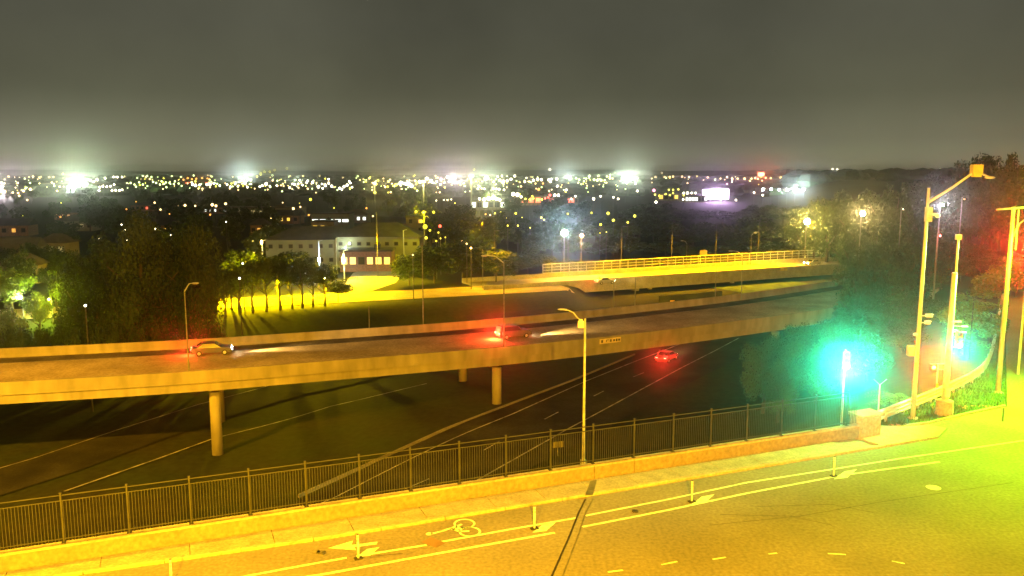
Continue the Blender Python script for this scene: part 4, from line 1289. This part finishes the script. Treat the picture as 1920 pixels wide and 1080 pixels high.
# distant sheds and blocks on the plain
SP = [(30, 352, 1250, 120, 9, 'A', 'wide far shed at the left edge of the plain'), (140, 350, 1150, 90, 12, 'W', 'far hall inside the brightest white glow'),
      (230, 352, 1300, 80, 8, 'W', 'far shed right of the brightest white glow'), (395, 350, 1500, 120, 10, 'R', 'far block with a reddish lit roof line'),
      (480, 352, 1400, 90, 9, 'W', 'far shed below the yellow hillside lamps'), (600, 352, 1200, 80, 9, 'W', 'far shed left of the middle of the skyline'),
      (770, 347, 1100, 70, 9, 'W', 'far hall with a white lit front in the middle'), (920, 372, 620, 30, 7, 'W', 'low store front glaring white below the masts'),
      (1010, 368, 700, 40, 8, 'R', 'low store front with red and yellow lights'), (1060, 372, 720, 22, 6, 'R', 'small store with a red sign end'),
      (1185, 337, 1800, 60, 9, 'W', 'far hall under the white glow right of the middle'), (1265, 366, 800, 34, 7, 'Y', 'yellow lit store left of the billboard'),
      (1300, 368, 760, 20, 6, 'W', 'pale lit shop close to the billboard'), (1440, 333, 2100, 90, 14, 'R', 'far block under the red sign on the skyline'),
      (1460, 358, 1000, 50, 8, 'W', 'far shed with a row of bluish lamps'), (1605, 332, 2300, 60, 12, 'W', 'far white lit hall on the right skyline'),
      (1115, 352, 1250, 60, 8, 'W', 'far shed in the middle distance right of the small store'), (700, 352, 1250, 50, 8, 'Y', 'far small yellow lit shed left of the tall masts')]
for px, py, Y, w, hh, lm, lb in SP:
    cols = 7
    building(on_ground(px, py, Y), rnd.uniform(-.1, .1), w, 22, hh, lb, M_wallt, M_roof, 'flat', 1, cols, {(0, c) for c in range(cols) if rnd.random() < .55}, {'A': E_winO}.get(lm) or LM[lm], name='shed', ww=w / cols * .7, wh=hh * .5)
# billboard
bp_ = D(1342, 364, 760)
g = h(bp_.x, bp_.y)
bb_ = thing('billboard', 'large white digital billboard with a magenta upper edge', 'billboard', (bp_.x, bp_.y, g))
H = bp_.z - g
MB().box((0, .5, H), (25, .8, 10.2)).build('frame', M_dark, bb_)
MB().box((0, .05, H - .3), (24, .06, 8.4)).build('screen', E_billW, bb_)
MB().box((4, .04, H + 4.4), (16, .05, .8)).build('colour_band', E_billM, bb_)
MB().tube((-5, .6, -.5), (-5, .6, H - 5), .6, .6, 8).tube((5, .6, -.5), (5, .6, H - 5), .6, .6, 8).build('leg', M_dark, bb_)
lamp('POINT', (0, -8, H), (.80, .50, 1.0), 9e5 * GLOW, bb_, 3)
# red sign high on the skyline
rs = D(1427, 327, 2000)
t = thing('rooftop_sign', 'red glowing sign standing above the far right skyline', 'sign', (rs.x, rs.y, h(rs.x, rs.y)))
H = rs.z - t.location.z
MB().box((0, 0, H), (16, 1, 9)).build('sign_face', E_signR, t); MB().tube((0, .5, 0), (0, .5, H - 4), .6, .6, 6).build('mast', M_dark, t)
lamp('POINT', (0, -8, H), (1, .12, .05), 8e5 * GLOW, t, 3)

# ================================================================== DISTANT LAMPS
SMALL = {}
def far_lamp(px, py, r_px, e, label, group, Y=None, power=0, col=None, stuff=False):
    Y = Y or min(4300, 26000 / max(py - 319, 5.5))
    p = D(px, py, Y)
    g = h(p.x, p.y)
    r = max(.16, r_px * Y / FPX)
    if stuff:
        m = SMALL.setdefault(e.name, (MB(), e))[0]
        m.tube((p.x, p.y, min(p.z - .5, g)), (p.x, p.y, p.z - r), max(.10, r * .12), max(.08, r * .1), 4, mi=0)
        m.ball(p, r, mi=1, nu=6, nv=4)
        return
    m = MB()
    m.tube((0, 0, min(-.5, g - p.z)), (0, 0, -r), max(.10, r * .12), max(.08, r * .1), 5, mi=0)
    m.ball((0, 0, 0), r, mi=1, nu=7, nv=5)
    o = m.build('distant_lamp', [M_dark, e])
    o.location = p
    tag(o, label, 'lamp', group)
    if power: lamp('POINT', (0, -r * 2, r), col, power, o, r)
    return o
def cluster(pts, e, label, group, r=1.5, stuff=False):
    for i, q in enumerate(sorted(pts)):
        lb = label if len(pts) == 1 else ' '.join((ordi(i) + ' ' + label + ', from the left').split()[:16])
        if not lb.endswith('left') and len(pts) > 1: lb = ordi(i) + ' ' + label
        far_lamp(q[0], q[1], (q[2] if len(q) > 2 else r) * 1.12, e, lb, group, stuff=stuff)
cluster([(197, 334), (213, 332), (220, 332), (229, 332), (182, 337, 2), (187, 351), (193, 349), (200, 350), (207, 349), (214, 346), (210, 357), (217, 357), (224, 357), (229, 356), (186, 357), (170, 339), (176, 341)],
        E_white, 'white lamp in the rows right of the brightest glow', 'lamp rows right of the brightest glow')
cluster([(128, 352, 2.4), (134, 347, 3), (141, 343, 3.6), (147, 346, 4), (154, 344, 3.6), (161, 345, 2.6), (139, 352, 2.6), (128, 359), (137, 358), (150, 338, 2), (143, 338, 2)], E_cool,
        'glaring lamp within the brightest white glow at left', 'lamps of the brightest glow')
cluster([(3, 343, 2), (2, 358, 3), (9, 359, 2), (16, 331), (62, 331), (74, 333), (92, 332), (100, 332), (34, 362), (44, 358, 2), (57, 355, 2.2), (51, 375), (36, 367), (24, 361), (118, 326), (112, 350), (107, 358)],
        E_warm, 'warm lamp among the lights at the left edge of the skyline', 'left edge skyline lamps')
cluster([(268, 330), (276, 330), (284, 332), (245, 343), (252, 346), (261, 342), (268, 346), (255, 350), (287, 341), (293, 343), (300, 346), (303, 340), (311, 342), (318, 343), (326, 345), (335, 344), (312, 351), (328, 340), (322, 330), (339, 332), (363, 329), (397, 331)],
        E_greenish, 'greenish white lamp left of the reddish roof line', 'greenish lamps left of the red roof line', stuff=True)
cluster([(361, 346, 2), (367, 348, 2), (374, 347, 2), (388, 346, 2), (394, 346, 2), (401, 344), (412, 348), (426, 346), (432, 350), (446, 349), (441, 345), (459, 343, 2.4), (464, 351), (471, 346), (492, 348), (499, 345, 2.4), (506, 349), (519, 348), (487, 350)],
        E_white, 'white lamp in the band below the red roof line and hillside lamps', 'white band left of centre', stuff=True)
cluster([(482, 331), (489, 327), (496, 322), (506, 322), (515, 319), (538, 316), (489, 325)], E_yellow, 'yellow lamp in the slanting row on the far hillside', 'slanting row of yellow hillside lamps')
cluster([(344, 337), (352, 334), (360, 336), (368, 335), (379, 334), (389, 335)], E_amber, 'reddish lamp on the far block roof line', 'reddish roof line lamps')
cluster([(543, 352), (552, 346), (559, 345), (567, 347), (575, 342), (586, 342, 2), (562, 338), (577, 339), (597, 350, 2.5), (604, 345), (610, 348, 2), (616, 344), (622, 349, 2), (605, 353), (637, 353, 2), (645, 350, 2), (651, 347, 2), (657, 343), (660, 351), (641, 355), (655, 340), (616, 336)],
        E_white, 'white lamp in the cluster left of the middle of the skyline', 'cluster left of the middle')
cluster([(686, 340), (705, 345, 2), (703, 361, 2), (728, 340, 1.7), (727, 350), (742, 347, 2.5), (582, 374, 2), (709, 338), (778, 353), (863, 346, 2), (868, 344), (889, 318), (877, 336)],
        E_yellow, 'yellow white lamp around the middle skyline', 'yellow middle lamps')
cluster([(752, 343, 3), (759, 346, 3), (766, 345, 3), (772, 349, 2.4), (787, 341, 2.6), (800, 335, 2.6), (808, 339, 2.6), (813, 344, 2), (819, 340), (839, 332, 2.2), (852, 333, 2.4), (826, 346)],
        E_white, 'white lamp in the bright middle of the skyline', 'bright middle lamps')
cluster([(827, 336, 2.2), (1363 // 1, 345)], E_pink, 'pink lamp standing among white skyline lamps', 'pink skyline lamps')
cluster([(912, 333, 2.6), (933, 331), (941, 330), (937, 338, 2), (944, 340, 2.2), (951, 339, 2), (958, 336, 2), (965, 330, 2), (926, 341), (987, 334), (984, 341), (993, 341), (1000, 338, 2), (1008, 336, 2.2), (1015, 337, 2), (1029, 337, 2), (1034, 336), (1044, 336, 1.8), (1032, 341)],
        E_white, 'white lamp in the band right of the tall masts', 'band right of the masts')
cluster([(1062, 333, 2.2), (1067, 332, 2.4), (1071, 335), (1080, 334), (1086, 337), (1095, 340), (1099, 335), (1105, 330, 2), (1122, 330, 2), (1114, 337, 2), (1120, 338, 2), (1127, 338, 2), (1134, 338), (1143, 335), (1144, 328), (1153, 324), (1138, 331)],
        E_greenish, 'greenish white lamp right of the centre line', 'greenish lamps right of centre')
cluster([(1168, 334, 2.4), (1175, 335, 3), (1182, 335, 3), (1189, 335, 2.4)], E_cool, 'glaring lamp within the white glow right of the middle', 'lamps of the second glow')
cluster([(896, 354), (908, 354), (925, 354), (931, 354), (936, 355), (945, 356), (899, 373, 2), (908, 374, 2.6), (916, 372, 3), (924, 371, 3), (931, 373, 2.6), (937, 375, 2), (962, 364, 3), (970, 365, 3), (977, 369, 2)],
        E_white, 'white lamp on the glaring low store fronts', 'store front lamps')
cluster([(985, 373, 1.6), (993, 374, 1.6), (1000, 372, 1.6), (1008, 374, 1.6), (1016, 374, 1.6), (998, 368)], E_yellow, 'yellow lamp on the low store with red lights', 'yellow store lamps')
cluster([(1010, 355, 2.2), (1018, 344)], E_amber, 'orange lamp above the low store fronts', 'orange store lamps')
cluster([(1022, 372, 1.6), (1031, 366, 2), (1028, 370)], E_red, 'red lamp at the right end of the store fronts', 'red store lamps')
cluster([(1040, 366, 2.2), (1047, 366, 2.2), (1045, 349, 1.8), (1062, 356), (1079, 368), (1071, 373), (1113, 373, 2), (1126, 368), (1150, 370), (1159, 373), (1191, 344), (1195, 358, 1.8), (1230, 379, 2), (1281, 374), (1380, 375), (1031, 318, 1.8), (1414, 361), (1430, 366)],
        E_white, 'single white lamp scattered over the plain right of the stores', 'scattered white plain lamps')
cluster([(1246, 332), (1256, 332), (1262, 331), (1279, 331), (1292, 332), (1229, 332), (1241, 324), (1363, 332), (1373, 335, 1.8), (1383, 335), (1396, 335, 1.8), (1409, 335), (1416, 334), (1421, 336), (1445, 334), (1464, 333, 2), (1472, 335)],
        E_warm, 'warm lamp in the thin line of the right skyline', 'thin right skyline lamps', stuff=True)
cluster([(1254, 356), (1262, 356), (1272, 355), (1248, 364), (1256, 366), (1262, 362), (1228, 365), (1236, 367), (1268, 369), (1282, 366)], E_yellow, 'yellow lamp on the yellow lit store left of the billboard', 'yellow lamps left of the billboard')
cluster([(1226, 357, 2.4)], E_pink, 'pink lamp left of the yellow lit store', 'pink store lamp')
cluster([(1282, 362), (1289, 362, 2), (1297, 362), (1304, 362)], E_white, 'white lamp on the pale shop beside the billboard', 'pale shop lamps')
cluster([(1431, 355, 2), (1446, 355, 2), (1461, 356), (1476, 356, 2.2), (1491, 355, 2.4), (1507, 355, 2.2)], E_cool, 'bluish white lamp in the row right of the billboard', 'bluish lamp row')
cluster([(1484, 324, 1.8), (1491, 325), (1497, 325), (1523, 331), (1535, 325), (1554, 324), (1561, 317), (1570, 318, 1.8), (1575, 324), (1589, 325), (1597, 329, 2), (1603, 329, 2), (1611, 328, 2.2), (1625, 328, 2), (1763, 317)],
        E_white, 'white lamp on the farthest right skyline', 'farthest right lamps', stuff=True)
cluster([(290, 340 + 40), (301, 393), (333, 386), (347, 385, 2), (366, 386), (398, 384, 2.4), (405, 386, 2), (423, 382, 2), (507, 388), (550, 391, 2), (563, 388)], E_warm, 'warm lamp among the roofs above the dark clump', 'lamps among the roofs')
cluster([(228, 421, 1.2), (234, 431, 1.2), (291, 429, 1.2), (321, 441, 1.4), (231, 450, 1), (238, 450, 1.2), (259, 456, 1.2), (424, 416, 1), (186, 448, 1), (455, 494, 1.2), (449, 522, 1.2), (160, 573, 1)], E_white,
        'tiny white lamp seen through the dark left trees', 'tiny lamps in the left trees')
cluster([(928, 400, 1.3), (939, 398, 1.3), (967, 400, 1.8), (952, 423, 1.3), (971, 423, 1.4), (949, 409, 1), (979, 408, 1), (994, 427, 1), (1015, 408, 1.6), (1020, 412, 1.2), (1109, 399, 1.6), (1140, 400, 2.4), (1150, 413, 2.2), (1126, 421, 2), (1190, 405, 2.2), (1177, 417, 1.8), (1125, 437, 1), (1137, 435, 1)],
        E_yellow, 'pale lamp seen between the dark middle trees', 'lamps between the middle trees')
cluster([(832, 375, 1), (839, 375, 1), (846, 374, 1), (818, 376, 1)], E_white, 'tiny lamp in the short row beside the tall dark tree', 'short row of tiny lamps')
cluster([(883, 465, 1.8), (875, 457, 1.4), (866, 452, 1.2), (774, 478, 1.2)], E_warm, 'small warm lamp in front of the right plaza trees', 'lamps in the right plaza trees')
cluster([(825, 424, 2.4)], E_red, 'red lamp right of the yellow tower like lights', 'red lamp')
cluster([(797, 398, 2), (790, 415, 3), (797, 425, 4), (800, 408, 3), (806, 432, 2), (799, 446, 2.6), (818, 452, 1.6), (822, 436, 1.6), (813, 398, 2.4), (780, 397, 2.2), (826, 447, 1.4), (835, 445, 1.2)], emit('lit_leaf_yellow', (1, .85, .05), 1.6),
        'glowing ball for yellow light on leaves right of the pale building', 'glowing balls for lit leaves')  # glowing balls standing in for lamplight on the leaves
cluster([(617, 432, 4)], emit('glow_yellow', (.9, 1, .05), 3), 'round yellow glowing lamp in front of the white building', 'yellow globe')
cluster([(600, 470, 0.01)], E_white, 'tiny lamp by the pale building', 'tiny lamp by the building') if False else None
er = random.Random(11)
for zone, (xa, xb, nn, what) in enumerate(((0, 120, 34, 'at the left edge'), (230, 560, 110, 'left of the middle'), (560, 900, 110, 'around the middle'), (900, 1180, 80, 'right of the middle'), (1180, 1520, 36, 'toward the wooded hill'))):
    for e_, cn, fr in ((E_warm, 'warm', .45), (E_greenish, 'greenish', .35), (E_yellow, 'yellow', .2)):
        for i in range(int(nn * fr)):
            px = er.uniform(xa, xb)
            py = er.gauss(343, 8) if px < 1180 else er.gauss(336, 5)
            if py < 328 or (px > 1180 and py < 329): py = 330 + er.random() * 4
            far_lamp(px, py, er.uniform(.7, 1.7), e_, 'small ' + cn + ' lamp of the far city ' + what, '', stuff=True)
for i in range(22):
    px = er.choice((er.uniform(0, 560), er.uniform(560, 1150)))
    far_lamp(px, er.uniform(378, 428), er.uniform(.7, 1.8), er.choice((E_warm, E_amber, E_yellow, E_warm)), '', '', Y=er.uniform(300, 480), stuff=True)
SM = MB(); mats_ = [M_dark]
for k_, (m, e_) in SMALL.items():
    mats_.append(e_); b_ = len(SM.v)
    SM.v += m.v; SM.f += [tuple(i + b_ for i in f) for f in m.f]; SM.m += [0 if q == 0 else len(mats_) - 1 for q in m.m]
tag(SM.build('city_lamps', mats_), 'countless small warm, green and white lamps of the far city', 'city lights', kind='stuff')
# tall floodlight masts standing over the plain
for px, yb, yt, Y, lb in ((795, 400, 342, 620, 'tall pale floodlight mast in the middle of the plain'), (884, 402, 332, 560, 'taller floodlight mast with a leafy looking yellow head'), (703, 376, 345, 800, 'short floodlight mast left of the tall ones')):
    a, b_ = D(px, yb, Y), D(px, yt, Y); g = h(a.x, a.y)
    t = thing('floodlight_mast', lb, 'light mast', (a.x, a.y, g))
    MB().tube((0, 0, -1), (0, 0, b_.z - g), .5, .35, 8).build('mast', M_wallw, t)
    MB().box((0, -.3, b_.z - g + .6), (3.0, .8, 1.2)).build('lamp_bank', E_warm, t)
    lamp('POINT', (0, -4, b_.z - g - 2), (1, .85, .3), 22000, t, .5)
# strong glow sources of the far city
for px, py, Y, col, pw, lb in ((148, 342, 1050, (.80, 1.0, .62), 6e6, 'cluster of glaring floodlights on a mast at left'), (1178, 334, 1600, (.85, 1.0, .75), 2.4e6, 'floodlights on a mast right of the middle'),
                               (460, 342, 1500, (.85, 1, .9), 3.4e6, 'floodlights on a mast left of the yellow hillside row'), (650, 347, 1200, (.85, 1.0, .6), 1.6e6, 'floodlights on a mast in the left middle cluster'),
                               (765, 344, 1100, (1, .85, .6), 1.6e6, 'floodlights on a mast in the bright middle'), (912, 334, 1700, (.85, 1.0, .7), 1.3e6, 'floodlights on a mast right of the tall masts'),
                               (925, 370, 640, (.95, 1, .5), 6e5, 'floodlights over the glaring store front'), (5, 357, 900, (1.0, .85, .9), 2.2e6, 'floodlights on a mast cut by the left edge'),
                               (1067, 332, 1800, (.85, 1.0, .8), 1.6e6, 'floodlights on a mast right of the centre line'), (850, 333, 1700, (1, .8, .9), 2.5e6, 'floodlights on a mast near the pink lamp'),
                               (1490, 355, 900, (.75, .95, 1), 9e5, 'floodlights over the bluish lamp row'), (1606, 328, 2300, (.85, 1, .9), 3e6, 'floodlights on the farthest right skyline'),
                               (550, 346, 1300, (.8, 1, .8), 1.5e6, 'floodlights on a mast right of the hillside row'), (250, 344, 1200, (.85, 1, .7), 2e6, 'floodlights on a mast right of the brightest glow')):
    p = D(px, py, Y); g = h(p.x, p.y)
    t = thing('floodlight_mast', lb, 'light mast', (p.x, p.y, g))
    H = p.z - g
    MB().tube((0, 0, -1), (0, 0, H + 1), .5, .3, 6).build('mast', M_galv, t)
    MB().box((0, 0, H), (Y * .004, .8, Y * .0018)).build('lamp_bank', E_cool, t)
    lamp('POINT', (0, -4, H), col, pw * GLOW, t, 1.5)
# trees of the plain: patches between the houses
rowY = (240, 290, 350, 420, 520, 640, 800)
rowN = ('nearest', 'second nearest', 'third nearest', 'middle', 'third farthest', 'second farthest', 'farthest')
plain = [(px_, j) for j in range(7) for px_ in sorted(rnd.uniform(-20, 1100) for _ in range(18))]
cnt = [0] * 7
for px, j in plain:
    Y = rowY[j]
    base_y = 320 + 26 * FPX / Y
    if 520 < px < 760 and Y < 430: continue
    if 0 < px < 120 and Y < 300: continue
    hpx = rnd.uniform(8, 13) * FPX / Y
    tree(px, base_y - hpx, Y + rnd.uniform(-20, 20), rnd.uniform(9, 14) * FPX / Y, 'far', ordi(cnt[j]) + ' dark tree from the left in the ' + rowN[j] + ' row of the plain', 'trees among the houses of the plain', clear=.06); cnt[j] += 1
# far woods as one mass
mb = MB()
wr = random.Random(5)
for i in range(1500):
    Y = wr.uniform(900, 3400); x = wr.uniform(-.72, .62) * Y
    if abs(x / Y) > .7: continue
    r = wr.uniform(7, 14)
    mb.ball((x, Y, h(x, Y) + r * .3), r, sc=(1.5, 1, .75), nu=6, nv=4)
tag(mb.build('far_woods', M_leaf[0]), 'dark far woods spread between the lights of the plain', 'woods', kind='stuff')

# ================================================================== VEHICLES
def car(loc, rz, paint, label, head=0, tail=True, L_=4.6, Wd=1.85, Hc=1.5, kind='sedan', red=300, glare=0):
    t = thing('car', label, 'car', loc, rz)
    prof = [(-2.28, .32), (-2.30, .78), (-2.15, .98), (-1.65, 1.02), (-1.0, 1.46), (.35, 1.46), (1.05, .98), (1.95, .86), (2.26, .70), (2.30, .34)]
    if kind == 'suv': prof = [(-2.28, .36), (-2.32, .9), (-2.25, 1.05), (-2.05, 1.62), (-1.8, 1.72), (.25, 1.70), (.95, 1.10), (1.95, 1.0), (2.26, .80), (2.30, .38)]
    def row(y, k):
        return [(x, y * (1 - .16 * max(0, (z - .95)) / .6), z) for x, z in prof]
    m = MB()
    n = len(prof)
    vs = row(-Wd / 2, 0) + row(Wd / 2, 0)
    m.add(vs, [tuple(range(n)), tuple(range(2 * n - 1, n - 1, -1))] + [(i, n + i, n + (i + 1) % n, (i + 1) % n) for i in range(n)])
    body = m.build('body', paint, t)
    mod = body.modifiers.new('bevel', 'BEVEL'); mod.width = .05; mod.segments = 2
    zt, zb = (1.40, 1.04) if kind == 'sedan' else (1.62, 1.10)
    for sd in (-1, 1):
        yk = lambda z: sd * (Wd / 2 * (1 - .16 * max(0, z - .95) / .6) + .008)
        x0, x1, x2, x3 = ((-1.35, .78, .32, -.98) if kind == 'sedan' else (-2.0, .72, .22, -1.85))
        m = MB(); m.add([(x0, yk(zb), zb), (x1, yk(zb), zb), (x2, yk(zt), zt), (x3, yk(zt), zt)], [(0, 1, 2, 3)]); m.build('side_window', M_glass, t)
    (xa, za), (xb, zb_) = prof[5], prof[6]
    m = MB(); m.add([(xa + .05, -.66, za - .03), (xa + .05, .66, za - .03), (xb - .03, .76, zb_ + .05), (xb - .03, -.76, zb_ + .05)], [(0, 1, 2, 3)])
    for v in range(len(m.v)): m.v[v] = (m.v[v][0] + .02, m.v[v][1], m.v[v][2] + .02)
    m.build('windscreen', M_glass, t)
    (xa, za), (xb, zb_) = prof[4], prof[3]
    m = MB(); m.add([(xa - .06, -.66, za - .02), (xa - .06, .66, za - .02), (xb + .02, .74, zb_ + .08), (xb + .02, -.74, zb_ + .08)], [(0, 1, 2, 3)])
    for v in range(len(m.v)): m.v[v] = (m.v[v][0] - .03, m.v[v][1], m.v[v][2] + .03)
    m.build('rear_window', M_glass, t)
    for x in (-1.42, 1.42):
        for sd in (-1, 1):
            m = MB(); m.tube((x, sd * (Wd / 2 - .22), .33), (x, sd * (Wd / 2 + .01), .33), .33, .33, 18); w_ = m.build('wheel', M_black, t)
            m = MB(); m.tube((x, sd * (Wd / 2 + .0), .33), (x, sd * (Wd / 2 + .02), .33), .19, .19, 12); m.build('rim', M_galv, w_)
    for sd in (-1, 1):
        m = MB(); m.box((-2.31, sd * .66, .80), (.08, .36, .15)); m.build('tail_light', E_redsoft if tail else E_off, t)
        m = MB(); m.box((2.25, sd * .66, .68), (.08, .34, .14)); m.build('head_light', E_head, t)
    m = MB(); m.box((2.32, 0, .42), (.06, 1.5, .16)); m.build('bumper', M_dark, t)
    if head: lamp('SPOT', (2.42, 0, .68), (1.0, .62, .20), head, t, .12, (1, .10, -.01), 44, 1.0)
    lamp('POINT', (-2.75, 0, .8), (1.0, .04, .01), red if tail else 0.01, t, .1)
    if glare: lamp('SPOT', (-2.6, -.5, .8), (1.0, .03, .015), glare, t, .1, Matrix.Rotation(-rz, 3, 'Z') @ (Vector((0, 0, 16)) - Vector(loc)), 26, 1.0)
    return t
def on_deck(px, py, off=None):
    p = P(px, py, ZD); 
    q, l, an = deck_at(p.x)
    # slide onto the lane
    best = min(DP, key=lambda v: abs(((p - v).x * 1) ) + 0)
    for a, b in zip(DP[:-1], DP[1:]):
        t = (b - a).normalized(); l = Vector((-t.y, t.x, 0))
        s_ = (p - a).dot(t)
        if 0 <= s_ <= (b - a).length: return p, math.atan2(t.y, t.x)
    return p, an
p, an = on_deck(398, 664); car(p, an, M_carpaint[1], 'dark sedan on the viaduct driving right near the thin light pole', 30000, kind='sedan', red=1200, glare=16000)
p, an = on_deck(963, 633); car(p, an, M_carpaint[1], 'tall dark car on the viaduct throwing a long white beam beside the lamp pole', 36000, kind='suv', red=4500, glare=28000)
g = G(1250, 676, .15); dd = rf[3] - rf[2]
car((g.x, g.y, g.z), math.atan2(dd.y, dd.x), M_carpaint[2], 'red lit car on the lower freeway passing under the viaduct', 12000, kind='sedan', red=140, glare=12000)
q = P(1134, 532, ZO); _, _, an = over_at(24)
car((q.x, q.y, ZO), an, M_carpaint[0], 'small car on the left part of the lit overpass', 5000, kind='sedan')
q = P(1523, 497, ZO); _, _, an = over_at(80)
car((q.x, q.y, ZO), an + math.pi, M_carpaint[0], 'small car with white headlights near the right end of the overpass', 3000, tail=False, kind='sedan')

# ================================================================== SODIUM LIGHT MASTS OUT OF FRAME (high mast and second lamp added unseen to light street and viaduct)
t = thing('added_light_mast', 'added tall sodium light mast, unseen left of the picture beside the street', 'light mast', (-66, 18, 0))
MB().tube((0, 0, -14), (0, 0, 31), .3, .18, 10).build('mast', M_galv, t); MB().box((0, 0, 31.2), (2.4, 2.4, .5)).build('lamp_ring', M_galv, t)
lamp('SPOT', (0, 0, 30.3), SODIUM, P_MAST, t, .5, (0, 0, -1), 144, .2)
p = S(-9, -6)
t = thing('street_lamp', 'sodium street lamp on the near street below the camera', 'street lamp', (p.x, p.y, 0))
MB().tube((0, 0, 0), (0, 0, 17), .16, .1, 10).build('mast', M_galv, t); MB().box((0, .6, 17.0), (.4, 1.4, .2)).build('lamp_head', M_galv, t)
lamp('POINT', (0, 1.2, 16.6), SODIUM, P_STREET_L, t, .25)
p = S(-1, -10)
t = thing('street_lamp', 'added second sodium lamp, unseen behind the camera, right of the first', 'street lamp', (p.x, p.y, 0))
MB().tube((0, 0, 0), (0, 0, 19), .16, .1, 10).build('mast', M_galv, t); MB().box((0, .6, 19.0), (.4, 1.4, .2)).build('lamp_head', M_galv, t)
lamp('POINT', (0, 1.2, 18.6), SODIUM, 430000, t, .25)

# ================================================================== THE AIR
m = MB(); m.box((0, 4000, 17), (9800, 8400, 76))
hz = m.build('haze', [])
hz.data.materials.clear()
hm = bpy.data.materials.new('haze_air'); hm.use_nodes = True
hn = hm.node_tree.nodes; hn.clear()
ho = hn.new('ShaderNodeOutputMaterial'); pv = hn.new('ShaderNodeVolumePrincipled')
pv.inputs['Color'].default_value = (.95, .95, .92, 1)
pv.inputs['Density'].default_value = HAZE_DENSITY
pv.inputs['Anisotropy'].default_value = HAZE_ANISO
hm.node_tree.links.new(pv.outputs[0], ho.inputs['Volume'])
hm.cycles.volume_sampling = 'EQUIANGULAR'
hz.data.materials.append(hm)
tag(hz, kind='stuff')
